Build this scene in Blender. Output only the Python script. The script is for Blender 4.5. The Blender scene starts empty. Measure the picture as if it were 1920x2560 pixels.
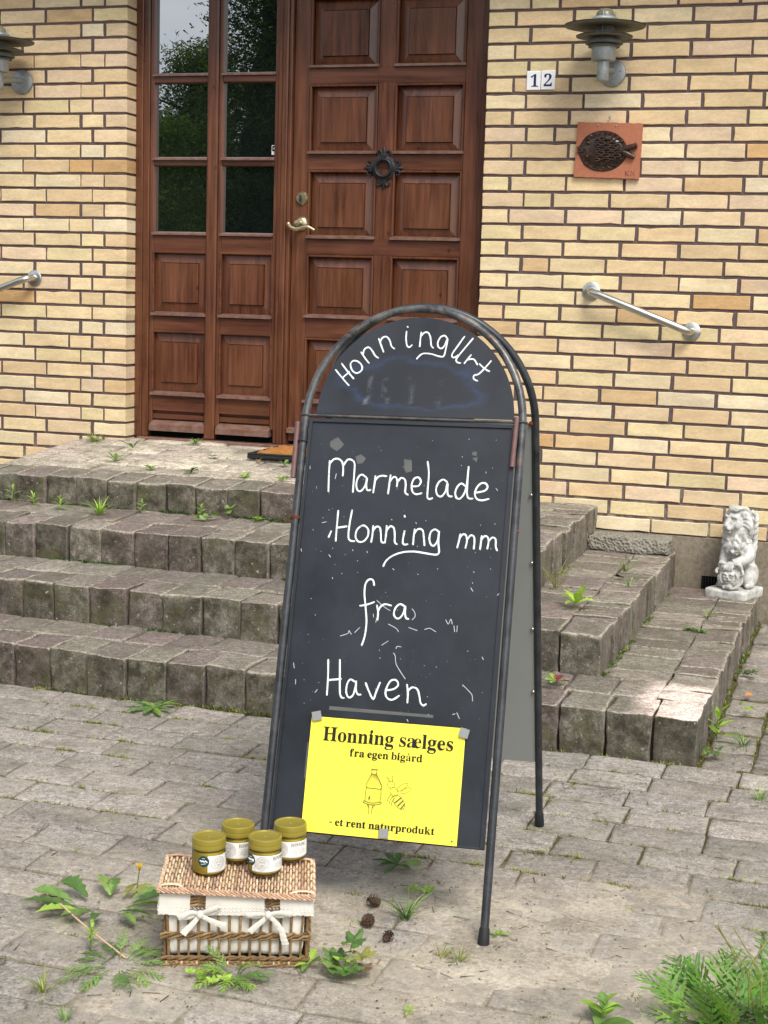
import bpy, math, random
from mathutils import Vector, Matrix, noise
R = math.radians
random.seed(11)
scene = bpy.context.scene
C = scene.collection

# ------------------------------------------------------------------ camera
cd = bpy.data.cameras.new("camera")
cam = bpy.data.objects.new("camera", cd)
C.objects.link(cam)
cd.sensor_fit = 'HORIZONTAL'
cd.sensor_width = 36.0
cd.lens = 3846.0 / 1920.0 * 36.0
cd.clip_start = 0.05
cd.clip_end = 500
RW = [(0.950183, 0.310344, 0.02897), (0.071057, -0.125181, -0.989586), (-0.303485, 0.942346, -0.140997)]
m3 = Matrix((RW[0], [-a for a in RW[1]], [-a for a in RW[2]])).transposed()
cam.matrix_world = Matrix.Translation((1.666684, -6.401406, 1.29704)) @ m3.to_4x4()
scene.camera = cam
scene.render.resolution_x = 768
scene.render.resolution_y = 1024

# ------------------------------------------------------------------ light
SUN = Vector((0.50, -0.70, 1.05)).normalized()
w = bpy.data.worlds.new("World")
scene.world = w
w.use_nodes = True
nt = w.node_tree
for n in list(nt.nodes):
    nt.nodes.remove(n)
out = nt.nodes.new('ShaderNodeOutputWorld')
bg = nt.nodes.new('ShaderNodeBackground')
sky = nt.nodes.new('ShaderNodeTexSky')
sky.sky_type = 'NISHITA'
sky.sun_disc = False
sky.sun_elevation = math.asin(SUN.z)
sky.sun_rotation = math.atan2(SUN.x, SUN.y)
sky.dust_density = 2.0
sky.air_density = 1.0
sky.ozone_density = 1.0
hs = nt.nodes.new('ShaderNodeHueSaturation')
hs.inputs['Saturation'].default_value = 0.30
hs.inputs['Value'].default_value = 1.0
tc = nt.nodes.new('ShaderNodeTexCoord')
nz = nt.nodes.new('ShaderNodeTexNoise')
nz.inputs['Scale'].default_value = 2.6
nz.inputs['Detail'].default_value = 6
mp = nt.nodes.new('ShaderNodeMapping')
mp.inputs['Scale'].default_value = (1, 1, 2.2)
rp = nt.nodes.new('ShaderNodeValToRGB')
rp.color_ramp.elements[0].position = 0.38
rp.color_ramp.elements[0].color = (0.80, 0.86, 0.96, 1)
rp.color_ramp.elements[1].position = 0.66
rp.color_ramp.elements[1].color = (1.25, 1.23, 1.20, 1)
mu = nt.nodes.new('ShaderNodeMixRGB')
mu.blend_type = 'MULTIPLY'
mu.inputs[0].default_value = 1
L = nt.links
L.new(tc.outputs['Generated'], mp.inputs[0])
L.new(mp.outputs[0], nz.inputs['Vector'])
L.new(nz.outputs[0], rp.inputs[0])
L.new(sky.outputs[0], hs.inputs['Color'])
L.new(hs.outputs[0], mu.inputs[1])
L.new(rp.outputs[0], mu.inputs[2])
L.new(mu.outputs[0], bg.inputs[0])
bg.inputs[1].default_value = 0.115
L.new(bg.outputs[0], out.inputs[0])

sd = bpy.data.lights.new("sun", 'SUN')
sd.energy = 1.5
sd.angle = R(22)
sd.color = (1.0, 0.95, 0.87)
sun = bpy.data.objects.new("sun", sd)
C.objects.link(sun)
sun.rotation_euler = SUN.to_track_quat('Z', 'Y').to_euler()
sun.location = (4, -4, 8)

vs = scene.view_settings
vs.view_transform = 'Standard'
vs.look = 'None'
vs.gamma = 1
vs.use_curve_mapping = False
vs.exposure = 1.0
scene.cycles.max_bounces = 6
scene.cycles.transparent_max_bounces = 12
scene.cycles.use_denoising = True

# ------------------------------------------------------------------ mesh helpers
def srgb(r, g, b):
    f = lambda c: (c / 255 / 12.92) if c <= 10 else ((c / 255 + 0.055) / 1.055) ** 2.4
    return (f(r), f(g), f(b))

def mixcol(a, b, t):
    return tuple(a[i] * (1 - t) + b[i] * t for i in range(3))

def fb(x, y, z=0.0, o=4):
    return noise.fractal(Vector((x, y, z)), 1.0, 2.0, o)

class MB:
    def __init__(self):
        self.v = []; self.f = []; self.m = []; self.c = []; self.col = (1, 1, 1, 1); self.mat = 0
    def add(self, vs, fs, cols=None):
        o = len(self.v)
        self.v.extend(tuple(p) for p in vs)
        for f in fs:
            self.f.append([i + o for i in f]); self.m.append(self.mat)
        if cols is None:
            self.c.extend([self.col] * len(vs))
        else:
            self.c.extend(cols)
    def box(self, x0, x1, y0, y1, z0, z1, b=0.0):
        if b <= 0:
            vs = [(x0, y0, z0), (x1, y0, z0), (x1, y1, z0), (x0, y1, z0), (x0, y0, z1), (x1, y0, z1), (x1, y1, z1), (x0, y1, z1)]
            self.add(vs, [(0, 3, 2, 1), (4, 5, 6, 7), (0, 1, 5, 4), (1, 2, 6, 5), (2, 3, 7, 6), (3, 0, 4, 7)])
            return
        b = min(b, (x1 - x0) * .45, (y1 - y0) * .45, (z1 - z0) * .45)
        vs = []; idx = {}
        for sx in (0, 1):
            for sy in (0, 1):
                for sz in (0, 1):
                    p = [(x0, x1)[sx], (y0, y1)[sy], (z0, z1)[sz]]
                    for a in range(3):
                        q = list(p)
                        for k in range(3):
                            if k != a:
                                q[k] += b if (sx, sy, sz)[k] == 0 else -b
                        idx[(sx, sy, sz, a)] = len(vs); vs.append(q)
        fs = []
        I = idx
        for s in (0, 1):
            fs.append([I[(s, 0, 0, 0)], I[(s, 1, 0, 0)], I[(s, 1, 1, 0)], I[(s, 0, 1, 0)]][::1 if s else -1])
            fs.append([I[(0, s, 0, 1)], I[(0, s, 1, 1)], I[(1, s, 1, 1)], I[(1, s, 0, 1)]][::1 if s else -1])
            fs.append([I[(0, 0, s, 2)], I[(1, 0, s, 2)], I[(1, 1, s, 2)], I[(0, 1, s, 2)]][::1 if s else -1])
        for a in (0, 1):
            for b_ in (0, 1):
                fs.append([I[(a, b_, 0, 0)], I[(a, b_, 1, 0)], I[(a, b_, 1, 1)], I[(a, b_, 0, 1)]])
                fs.append([I[(a, 0, b_, 0)], I[(a, 1, b_, 0)], I[(a, 1, b_, 2)], I[(a, 0, b_, 2)]])
                fs.append([I[(0, a, b_, 1)], I[(1, a, b_, 1)], I[(1, a, b_, 2)], I[(0, a, b_, 2)]])
        for a in (0, 1):
            for b_ in (0, 1):
                for c_ in (0, 1):
                    fs.append([I[(a, b_, c_, 0)], I[(a, b_, c_, 1)], I[(a, b_, c_, 2)]])
        self.add(vs, fs)
    def tube(self, pts, r, seg=8, caps=True, cols=None, flat=None, closed=False):
        """swept tube; r number or list; flat=(axis Vector, factor) squashes the section along axis"""
        pts = [Vector(p) for p in pts]
        n = len(pts)
        rs = list(r) if isinstance(r, (list, tuple)) else [r] * n
        if len(rs) != n:
            q = [(len(rs) - 1) * i / max(1, n - 1) for i in range(n)]
            rs = [rs[int(a)] * (1 - a % 1) + rs[min(int(a) + 1, len(rs) - 1)] * (a % 1) for a in q]
        T = []
        for i in range(n):
            if closed:
                t = pts[(i + 1) % n] - pts[i - 1]
            else:
                t = pts[min(i + 1, n - 1)] - pts[max(i - 1, 0)]
            if t.length < 1e-9:
                t = Vector((0, 0, 1))
            T.append(t.normalized())
        u = T[0].orthogonal().normalized()
        vs = []; cc = []
        for i in range(n):
            u = (u - T[i] * u.dot(T[i]))
            if u.length < 1e-6:
                u = T[i].orthogonal()
            u.normalize()
            b = T[i].cross(u)
            for k in range(seg):
                a = 2 * math.pi * k / seg
                d = (u * math.cos(a) + b * math.sin(a)) * rs[i]
                if flat:
                    ax, fa = flat
                    d = d - ax * d.dot(ax) * (1 - fa)
                vs.append(pts[i] + d)
                if cols: cc.append(cols[i])
        fs = []
        for i in range(n if closed else n - 1):
            j = (i + 1) % n
            for k in range(seg):
                l = (k + 1) % seg
                fs.append((i * seg + k, i * seg + l, j * seg + l, j * seg + k))
        if caps and not closed:
            fs.append(tuple(range(seg - 1, -1, -1)))
            fs.append(tuple((n - 1) * seg + k for k in range(seg)))
        self.add(vs, fs, cc if cols else None)
    def lathe(self, prof, c=(0, 0, 0), seg=32, M=None):
        vs = []; fs = []
        n = len(prof)
        for (r, z) in prof:
            for k in range(seg):
                a = 2 * math.pi * k / seg
                p = Vector((r * math.cos(a), r * math.sin(a), z))
                if M: p = M @ p
                vs.append(p + Vector(c))
        for i in range(n - 1):
            for k in range(seg):
                l = (k + 1) % seg
                fs.append((i * seg + k, i * seg + l, (i + 1) * seg + l, (i + 1) * seg + k))
        if prof[0][0] > 1e-6: fs.append(tuple(range(seg - 1, -1, -1)))
        if prof[-1][0] > 1e-6: fs.append(tuple((n - 1) * seg + k for k in range(seg)))
        self.add(vs, fs)
    def ell(self, c, r, M=None, nu=14, nv=9):
        vs = [];fs = []
        for j in range(nv + 1):
            th = math.pi * j / nv
            for i in range(nu):
                ph = 2 * math.pi * i / nu
                p = Vector((r[0] * math.sin(th) * math.cos(ph), r[1] * math.sin(th) * math.sin(ph), r[2] * math.cos(th)))
                if M: p = M @ p
                vs.append(p + Vector(c))
        for j in range(nv):
            for i in range(nu):
                k = (i + 1) % nu
                fs.append((j * nu + i, (j + 1) * nu + i, (j + 1) * nu + k, j * nu + k))
        self.add(vs, fs)
    def prism(self, poly, f0, f1):
        """poly: 2-D points; f0,f1 map (a,b)->3-D for the two caps"""
        n = len(poly)
        vs = [f0(*p) for p in poly] + [f1(*p) for p in poly]
        fs = [tuple(range(n))[::-1], tuple(range(n, 2 * n))]
        for i in range(n):
            j = (i + 1) % n
            fs.append((i, j, n + j, n + i))
        self.add(vs, fs)
    def build(self, name, mats, parent=None, smooth=False, weld=False):
        me = bpy.data.meshes.new(name)
        vs = self.v
        if parent is not None:
            inv = root_matrix(parent).inverted()
            vs = [inv @ Vector(p) for p in vs]
        me.from_pydata([tuple(p) for p in vs], [], self.f)
        if not isinstance(mats, (list, tuple)): mats = [mats]
        for m in mats: me.materials.append(m)
        if len(mats) > 1:
            me.polygons.foreach_set('material_index', self.m)
        at = me.color_attributes.new('Col', 'FLOAT_COLOR', 'POINT')
        flat = []
        for c in self.c:
            flat.extend(c if len(c) == 4 else (*c, 1.0))
        at.data.foreach_set('color', flat)
        if smooth:
            me.polygons.foreach_set('use_smooth', [True] * len(me.polygons))
        me.update()
        o = bpy.data.objects.new(name, me)
        C.objects.link(o)
        if smooth and smooth != 'all':
            try:
                me.set_sharp_from_angle(angle=R(smooth if not isinstance(smooth, bool) else 40))
            except Exception:
                pass
        if parent is not None:
            o.parent = parent
        return o

def root_matrix(o):
    M = Matrix.Identity(4)
    while o is not None:
        M = o.matrix_basis @ M
        o = o.parent
    return M

def thing(name, label, cat, loc=(0, 0, 0), rz=0.0, group=None):
    o = bpy.data.objects.new(name, None)
    C.objects.link(o)
    o.empty_display_size = 0.05
    o.location = loc
    o.rotation_euler = (0, 0, rz)
    o['label'] = label; o['category'] = cat
    if group: o['group'] = group
    return o

def tag(o, label, cat, group=None, kind=None):
    if kind: o['kind'] = kind
    if label: o['label'] = label
    if cat: o['category'] = cat
    if group: o['group'] = group
    return o

def remeshed(mb, name, mat, parent, voxel, smooth=4, disp=None):
    """union of the overlapping lumps in mb as one continuous skin"""
    tmp = mb.build(name + '_tmp', mat, None)
    m = tmp.modifiers.new('r', 'REMESH'); m.mode = 'VOXEL'; m.voxel_size = voxel
    s = tmp.modifiers.new('s', 'SMOOTH'); s.iterations = smooth; s.factor = 0.5
    dg = bpy.context.evaluated_depsgraph_get()
    me = bpy.data.meshes.new_from_object(tmp.evaluated_get(dg))
    me.name = name
    bpy.data.objects.remove(tmp)
    if parent is not None:
        me.transform(root_matrix(parent).inverted())
    me.polygons.foreach_set('use_smooth', [True] * len(me.polygons))
    if not me.materials: me.materials.append(mat)
    o = bpy.data.objects.new(name, me)
    C.objects.link(o)
    if parent is not None: o.parent = parent
    return o

def catmull(pts, k=5):
    if len(pts) < 3: return [Vector(p) for p in pts]
    P = [Vector(p) for p in pts]
    out_ = []
    for i in range(len(P) - 1):
        p0 = P[max(i - 1, 0)]; p1 = P[i]; p2 = P[i + 1]; p3 = P[min(i + 2, len(P) - 1)]
        for j in range(k):
            t = j / k
            out_.append(0.5 * ((2 * p1) + (p2 - p0) * t + (2 * p0 - 5 * p1 + 4 * p2 - p3) * t * t + (3 * p1 - p0 - 3 * p2 + p3) * t ** 3))
    out_.append(P[-1])
    return out_

# ------------------------------------------------------------------ material helpers
class NT:
    def __init__(self, name, rough=0.7, spec=0.5, metal=0.0):
        self.m = bpy.data.materials.new(name); self.m.use_nodes = True
        self.t = self.m.node_tree
        self.b = self.t.nodes['Principled BSDF']
        self.b.inputs['Roughness'].default_value = rough
        self.b.inputs['Metallic'].default_value = metal
        self.b.inputs['Specular IOR Level'].default_value = spec
        self.tc = None
    def n(self, t): return self.t.nodes.new(t)
    def l(self, a, b): self.t.links.new(a, b)
    def co(self, scale=(1, 1, 1)):
        if self.tc is None: self.tc = self.n('ShaderNodeTexCoord')
        mp = self.n('ShaderNodeMapping'); mp.inputs['Scale'].default_value = scale
        self.l(self.tc.outputs['Object'], mp.inputs[0]); return mp.outputs[0]
    def noise(self, scale, detail=4, rough=0.55, stretch=(1, 1, 1), dist=0):
        x = self.n('ShaderNodeTexNoise')
        x.inputs['Scale'].default_value = scale; x.inputs['Detail'].default_value = detail
        x.inputs['Roughness'].default_value = rough; x.inputs['Distortion'].default_value = dist
        self.l(self.co(stretch), x.inputs['Vector']); return x.outputs[0]
    def vor(self, scale, stretch=(1, 1, 1)):
        x = self.n('ShaderNodeTexVoronoi'); x.inputs['Scale'].default_value = scale
        self.l(self.co(stretch), x.inputs['Vector']); return x.outputs['Distance']
    def ramp(self, fac, *st):
        x = self.n('ShaderNodeValToRGB'); e = x.color_ramp.elements
        while len(e) < len(st): e.new(0.5)
        for i, (p, c) in enumerate(st):
            e[i].position = p
            if not isinstance(c, (tuple, list)): c = (c, c, c)
            e[i].color = (*c[:3], 1)
        self.l(fac, x.inputs[0]); return x.outputs[0]
    def mix(self, fac, a, b, mode='MIX'):
        x = self.n('ShaderNodeMixRGB'); x.blend_type = mode
        for k, s in ((0, fac), (1, a), (2, b)):
            if hasattr(s, 'links'): self.l(s, x.inputs[k])
            elif isinstance(s, (int, float)):
                x.inputs[k].default_value = s if k == 0 else (s, s, s, 1)
            else: x.inputs[k].default_value = (*s[:3], 1)
        return x.outputs[0]
    def math(self, op, a, b=0.0):
        x = self.n('ShaderNodeMath'); x.operation = op
        for k, s in ((0, a), (1, b)):
            if hasattr(s, 'links'): self.l(s, x.inputs[k])
            else: x.inputs[k].default_value = s
        return x.outputs[0]
    def attr(self):
        x = self.n('ShaderNodeAttribute'); x.attribute_name = 'Col'; return x
    def axis(self, i):
        s = self.n('ShaderNodeSeparateXYZ'); self.l(self.co(), s.inputs[0]); return s.outputs[i]
    def base(self, c):
        if hasattr(c, 'links'): self.l(c, self.b.inputs['Base Color'])
        else: self.b.inputs['Base Color'].default_value = (*c[:3], 1)
    def rough(self, r): self.l(r, self.b.inputs['Roughness'])
    def bump(self, h, strength=0.4, dist=0.002):
        x = self.n('ShaderNodeBump'); x.inputs['Strength'].default_value = strength; x.inputs['Distance'].default_value = dist
        self.l(h, x.inputs['Height']); self.l(x.outputs[0], self.b.inputs['Normal'])

def simple(name, c, rough=0.6, spec=0.5, metal=0.0, var=0.0, scale=40, bump=0.0):
    k = NT(name, rough, spec, metal)
    if var > 0:
        f = k.noise(scale, 5)
        k.base(k.mix(f, tuple(x * (1 - var) for x in c), tuple(min(1, x * (1 + var)) for x in c)))
        if bump: k.bump(f, bump, 0.002)
    else: k.base(c)
    return k.m

MAT = {}
# brick: the colour of each brick comes with the mesh, clay streaks and pits on top
k = NT('yellow_brick', 0.82, 0.25)
a = k.attr().outputs['Color']
c = k.mix(k.ramp(k.noise(9, 5, .6, (1, 1, 3.2)), (.35, 0.82), (.65, 1.12)), (0, 0, 0), a, 'MIX')
st = k.ramp(k.noise(9, 5, .6, (1, 1, 3.0)), (.3, 0.84), (.7, 1.10))
c = k.mix(1.0, a, st, 'MULTIPLY')
c = k.mix(k.ramp(k.noise(5, 3, .5, (1, 1, 2)), (.58, 0.0), (.72, .40)), c, srgb(216, 180, 138))
c = k.mix(k.ramp(k.noise(7, 3, .5), (.62, 0.0), (.75, .35)), c, srgb(236, 222, 182))
c = k.mix(k.ramp(k.noise(160, 2, .5), (.66, 0.0), (.74, .55)), c, srgb(120, 88, 60))
c = k.mix(1.0, c, k.ramp(k.noise(70, 6, .7, (1, 1, 2.2)), (.3, .86), (.7, 1.10)), 'MULTIPLY')
c = k.mix(k.ramp(k.noise(2.6, 5, .6), (.5, 0), (.7, .22)), c, srgb(168, 140, 104))
k.base(c)
k.bump(k.noise(120, 6, .6, (1, 1, 2)), .35, .002)
MAT['brick'] = k.m
k = NT('dark_mortar', 0.95, 0.1)
f = k.noise(60, 6)
c = k.mix(f, srgb(74, 62, 62), srgb(112, 97, 94))
z = k.ramp(k.axis(2), (0.30, 1.0), (0.62, 0.0))
pm = k.mix(1.0, z, k.ramp(k.noise(14, 5, .65), (.47, 0), (.60, 1)), 'MULTIPLY')
c = k.mix(pm, c, srgb(176, 164, 146))
k.base(c); k.bump(f, .6, .004)
MAT['mortar'] = k.m
k = NT('cement_render', 0.95, 0.15)
f = k.noise(55, 8, .7)
c = k.mix(k.ramp(f, (.3, 0), (.7, 1)), srgb(112, 102, 88), srgb(158, 147, 128))
c = k.mix(k.ramp(k.noise(4, 4), (.5, 0), (.7, .5)), c, srgb(98, 88, 74))
k.base(c); k.bump(f, .8, .004)
MAT['render'] = k.m

def wood(name, dark, light, dust_or_sky=None, vert=True):
    k = NT(name, 0.36, 0.5)
    s = (1, 1, .045) if vert else (.045, 1, 1)
    g = k.noise(70, 6, .65, s, .3)
    g2 = k.noise(16, 4, .6, (1, 1, .12) if vert else (.12, 1, 1), .6)
    c = k.mix(k.ramp(g, (.32, 0), (.68, 1)), dark, light)
    c = k.mix(1.0, c, k.ramp(g2, (.3, .62), (.7, 1.3)), 'MULTIPLY')
    c = k.mix(k.ramp(k.noise(2.2, 3), (.4, 0), (.7, .4)), c, mixcol(light, (.26, .12, .05), .5))
    c = k.mix(k.ramp(k.vor(7, (1, 1, .6)), (.02, .8), (.06, 0)), c, (.012, .007, .005))
    if dust_or_sky:
        c = k.mix(k.ramp(k.noise(30, 5), (.35, .3), (.65, .85)), c, dust_or_sky)  # sky light on the strips, painted as a pale mottle
    k.base(c)
    k.rough(k.ramp(g2, (.3, .24), (.7, .40)))
    k.bump(g, .12, .001)
    return k.m
WD, WL = (.040, .0115, .0065), (.150, .050, .022)
MAT['wood_v'] = wood('mahogany_upright', WD, WL)
MAT['wood_h'] = wood('mahogany_rail', mixcol(WD, (.05, .014, .01), .5), mixcol(WL, (.10, .03, .017), .5), None, False)
MAT['wood_skylit'] = wood('mahogany_skylit_strip', WD, WL, srgb(128, 104, 94), False)  # pale overlay paints in the sky light these ledges catch

k = NT('window_glass', 0.0, 0.5)
k.b.inputs['IOR'].default_value = 4.2
k.base((.006, .008, .008))
MAT['glass'] = k.m

def stone(name, moss=0.35, lich=0.6, bumps=.9, dust_or_sky=0.0):  # moss: strength of the painted riser shade and the moss film
    k = NT(name, 0.92, 0.2)
    at = k.attr()
    a = at.outputs['Color']; e = at.outputs['Alpha']
    f = k.noise(46, 9, .76)
    f2 = k.noise(9, 5, .6)
    c = k.mix(1.0, a, k.ramp(f, (.30, .42), (.70, 1.55)), 'MULTIPLY')
    c = k.mix(1.0, c, k.ramp(k.noise(170, 4, .75), (.32, .48), (.68, 1.50)), 'MULTIPLY')
    c = k.mix(k.ramp(f2, (.46, 0), (.70, .6)), c, srgb(96, 90, 74))
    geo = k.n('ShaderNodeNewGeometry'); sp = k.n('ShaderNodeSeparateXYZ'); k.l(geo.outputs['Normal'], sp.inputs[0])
    # shade of the upright faces painted in, mixed with moss and grime
    nx_ = k.n('ShaderNodeMapRange'); k.l(sp.outputs[0], nx_.inputs[0]); nx_.inputs[1].default_value = .2; nx_.inputs[2].default_value = .9; nx_.inputs[3].default_value = 1.0; nx_.inputs[4].default_value = .45  # right-facing sides get less painted shade, as the light comes from there
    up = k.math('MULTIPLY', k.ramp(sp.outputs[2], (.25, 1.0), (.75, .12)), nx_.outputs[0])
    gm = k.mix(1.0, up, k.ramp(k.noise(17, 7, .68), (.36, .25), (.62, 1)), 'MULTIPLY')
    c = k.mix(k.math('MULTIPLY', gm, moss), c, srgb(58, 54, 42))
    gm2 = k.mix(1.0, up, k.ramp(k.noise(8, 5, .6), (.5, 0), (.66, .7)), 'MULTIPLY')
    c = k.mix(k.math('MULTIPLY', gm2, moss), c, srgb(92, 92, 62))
    # light worn and lichen-crusted arrises
    eg = k.mix(1.0, k.ramp(e, (.35, 0), (.95, 1)), k.ramp(k.noise(70, 6, .7), (.40, 0), (.58, 1)), 'MULTIPLY')
    c = k.mix(k.math('MULTIPLY', eg, lich), c, srgb(186, 176, 156)) if not dust_or_sky else c
    # pale lichen specks and dark pits
    c = k.mix(k.ramp(k.noise(75, 2, .4), (.71, 0), (.75, .55)), c, srgb(190, 182, 168))
    c = k.mix(k.ramp(k.noise(32, 3, .5), (.73, 0), (.76, .7)), c, srgb(192, 184, 168))
    c = k.mix(k.ramp(k.noise(120, 3, .6), (.58, 0), (.68, .6)), c, srgb(52, 46, 40))
    if dust_or_sky:
        dm_ = k.math('MAXIMUM', k.ramp(k.noise(4.2, 7, .7, (.7, 1.5, 1)), (.42, .08), (.64, .75)), k.mix(1.0, k.ramp(e, (.0, 0), (.9, 1)), k.ramp(k.noise(20, 6, .7), (.3, .45), (.6, 1)), 'MULTIPLY'))
        n2 = k.n('ShaderNodeMapRange'); k.l(k.axis(1), n2.inputs[0]); n2.inputs[1].default_value = -2.6; n2.inputs[2].default_value = -3.5; n2.inputs[3].default_value = .45; n2.inputs[4].default_value = 1.0
        c = k.mix(k.math('MULTIPLY', k.math('MULTIPLY', dm_, n2.outputs[0]), dust_or_sky), c, k.mix(f, srgb(140, 130, 116), srgb(202, 190, 170)))
    k.base(c); k.bump(f, bumps, .006)
    return k.m
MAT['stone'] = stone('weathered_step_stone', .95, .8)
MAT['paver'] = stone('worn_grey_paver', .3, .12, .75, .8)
k = NT('dry_sandy_soil', 0.97, 0.1)
f = k.noise(90, 8, .72); f2 = k.noise(5, 6, .65)
c = k.mix(k.ramp(f2, (.36, 0), (.62, 1)), srgb(156, 146, 130), srgb(196, 185, 166))
n2 = k.n('ShaderNodeMapRange'); k.l(k.axis(2), n2.inputs[0]); n2.inputs[1].default_value = -.0065; n2.inputs[2].default_value = -.0005; n2.inputs[3].default_value = 0; n2.inputs[4].default_value = 1
n3 = k.n('ShaderNodeMapRange'); k.l(k.axis(2), n3.inputs[0]); n3.inputs[1].default_value = .02; n3.inputs[2].default_value = .03
c = k.mix(k.math('MAXIMUM', n2.outputs[0], n3.outputs[0]), k.mix(k.noise(24, 5), srgb(70, 60, 40), srgb(112, 102, 62)), c)
c = k.mix(1.0, c, k.ramp(f, (.3, .62), (.7, 1.25)), 'MULTIPLY')
c = k.mix(k.ramp(k.noise(210, 3, .6), (.60, 0), (.70, .55)), c, srgb(92, 78, 60))
c = k.mix(k.ramp(k.noise(16, 5, .65), (.56, 0), (.70, .5)), c, srgb(128, 106, 82))
c = k.mix(k.ramp(k.noise(120, 3, .6), (.62, 0), (.72, .7)), c, srgb(222, 210, 188))
k.base(c); k.bump(f, .9, .005)
MAT['sand'] = k.m
MAT['soil'] = simple('dark_soil', srgb(88, 74, 58), .97, .1, 0, .4, 30, .6)
k = NT('litter', .9, .2); k.base(k.attr().outputs['Color']); MAT['litter'] = k.m

def leafmat(name, tr=.35):
    k = NT(name, .5, .35)
    a = k.attr().outputs['Color']
    c = k.mix(1.0, a, k.ramp(k.noise(60, 4), (.3, .75), (.7, 1.25)), 'MULTIPLY')
    k.base(c)
    tl = k.n('ShaderNodeBsdfTranslucent'); k.l(k.mix(1.0, c, (1.1, 1.25, .5), 'MULTIPLY'), tl.inputs[0])
    mx = k.n('ShaderNodeMixShader'); mx.inputs[0].default_value = tr
    k.l(k.b.outputs[0], mx.inputs[1]); k.l(tl.outputs[0], mx.inputs[2])
    k.l(mx.outputs[0], k.t.nodes['Material Output'].inputs[0])
    return k.m
MAT['leaf'] = leafmat('leaf')
MAT['moss'] = leafmat('moss', .2)
MAT['treeleaf'] = leafmat('tree_leaf', .55)

# chalkboard
k = NT('black_board_paint', .42, .45)
f = k.noise(3.5, 6, .7); g = k.noise(30, 4, .6, (1, 1, .15))
c = k.mix(k.ramp(f, (.35, 0), (.7, 1)), (.009, .011, .015), (.020, .024, .032))
c = k.mix(k.ramp(g, (.62, 0), (.8, .2)), c, (.06, .066, .076))
k.base(c); k.rough(k.ramp(f, (.3, .36), (.7, .55)))
MAT['board'] = k.m
def tube_mat(name, worn_lo, worn_hi):
    k = NT(name, .36, .5, .35)
    f = k.noise(26, 6, .7); f2 = k.noise(90, 4)
    c = k.mix(k.ramp(f, (.3, 0), (.6, 1)), (.016, .018, .021), (.045, .049, .054))
    zf = k.ramp(k.axis(2), (.0, worn_lo), (1.0, worn_hi))
    n2 = k.n('ShaderNodeMapRange'); k.l(k.axis(2), n2.inputs[0]); n2.inputs[1].default_value = .75; n2.inputs[2].default_value = 1.22; n2.inputs[3].default_value = worn_lo; n2.inputs[4].default_value = worn_hi
    worn = k.mix(1.0, n2.outputs[0], k.ramp(k.noise(15, 7, .72), (.42, 0), (.60, 1)), 'MULTIPLY')
    c = k.mix(worn, c, srgb(120, 117, 112))
    rst = k.mix(1.0, n2.outputs[0], k.ramp(k.noise(17, 5, .7), (.59, 0), (.64, 1)), 'MULTIPLY')
    c = k.mix(k.math('MULTIPLY', rst, .8), c, srgb(132, 90, 72))
    c = k.mix(k.ramp(k.noise(11, 4), (.68, 0), (.71, .6)), c, (.02, .035, .11))
    k.base(c); k.rough(k.ramp(f, (.3, .28), (.7, .55))); k.bump(f2, .15, .001)
    return k.m
MAT['tube'] = tube_mat('steel_tube_worn', .06, .85)
MAT['tube_black'] = tube_mat('black_steel_tube', .0, .08)
MAT['backmetal'] = simple('grey_primer_sheet', srgb(132, 134, 130), .6, .3, 0, .08, 6)
k = NT('white_chalk_paint', .85, .2)
k.base(k.mix(k.ramp(k.noise(420, 3, .6), (.32, 0), (.5, 1)), (.42, .44, .45), (.80, .83, .81)))
MAT['chalk'] = k.m
MAT['chalk_faint'] = simple('chalk_remains', (.42, .45, .47), .85, .2)
MAT['blue_smear'] = simple('blue_paint_residue', (.020, .034, .085), .5, .4, 0, .4, 30)
MAT['tape'] = simple('old_tape_residue', (.10, .10, .095), .5, .4, 0, .3, 60)
MAT['brownbar'] = simple('brown_rusty_bar', srgb(112, 84, 80), .55, .4, .2, .25, 60)
MAT['rubber'] = simple('black_rubber', (.014, .014, .015), .65, .35)
MAT['rust'] = simple('rust', srgb(120, 62, 36), .85, .2, .2, .35, 80, .3)
k = NT('yellow_paper', .45, .4)
k.base(k.mix(k.noise(4, 3), srgb(246, 230, 62), srgb(252, 238, 84)))
MAT['yellow'] = k.m
MAT['ink'] = simple('black_ink', (.012, .012, .010), .6, .3)
MAT['ink_thin'] = simple('grey_ink_line', (.16, .15, .05), .7, .2)
MAT['magnet'] = simple('grey_magnet', srgb(150, 150, 148), .4, .5, .3, .1, 200)
# basket
k = NT('wicker', .6, .3); a = k.attr().outputs['Color']
k.base(k.mix(1.0, a, k.ramp(k.noise(90, 4), (.3, .7), (.7, 1.25)), 'MULTIPLY')); k.bump(k.noise(200, 3), .3, .001)
MAT['wicker'] = k.m
k = NT('cream_cotton', .9, .2)
k.base(k.mix(k.noise(16, 4), srgb(198, 192, 180), srgb(222, 217, 206)))
wv = k.n('ShaderNodeTexNoise'); wv.inputs['Scale'].default_value = 900; k.l(k.co(), wv.inputs['Vector'])
k.bump(wv.outputs[0], .3, .001)
MAT['cloth'] = k.m
MAT['lace'] = simple('white_lace_trim', (.80, .78, .74), .9, .2)
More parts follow.
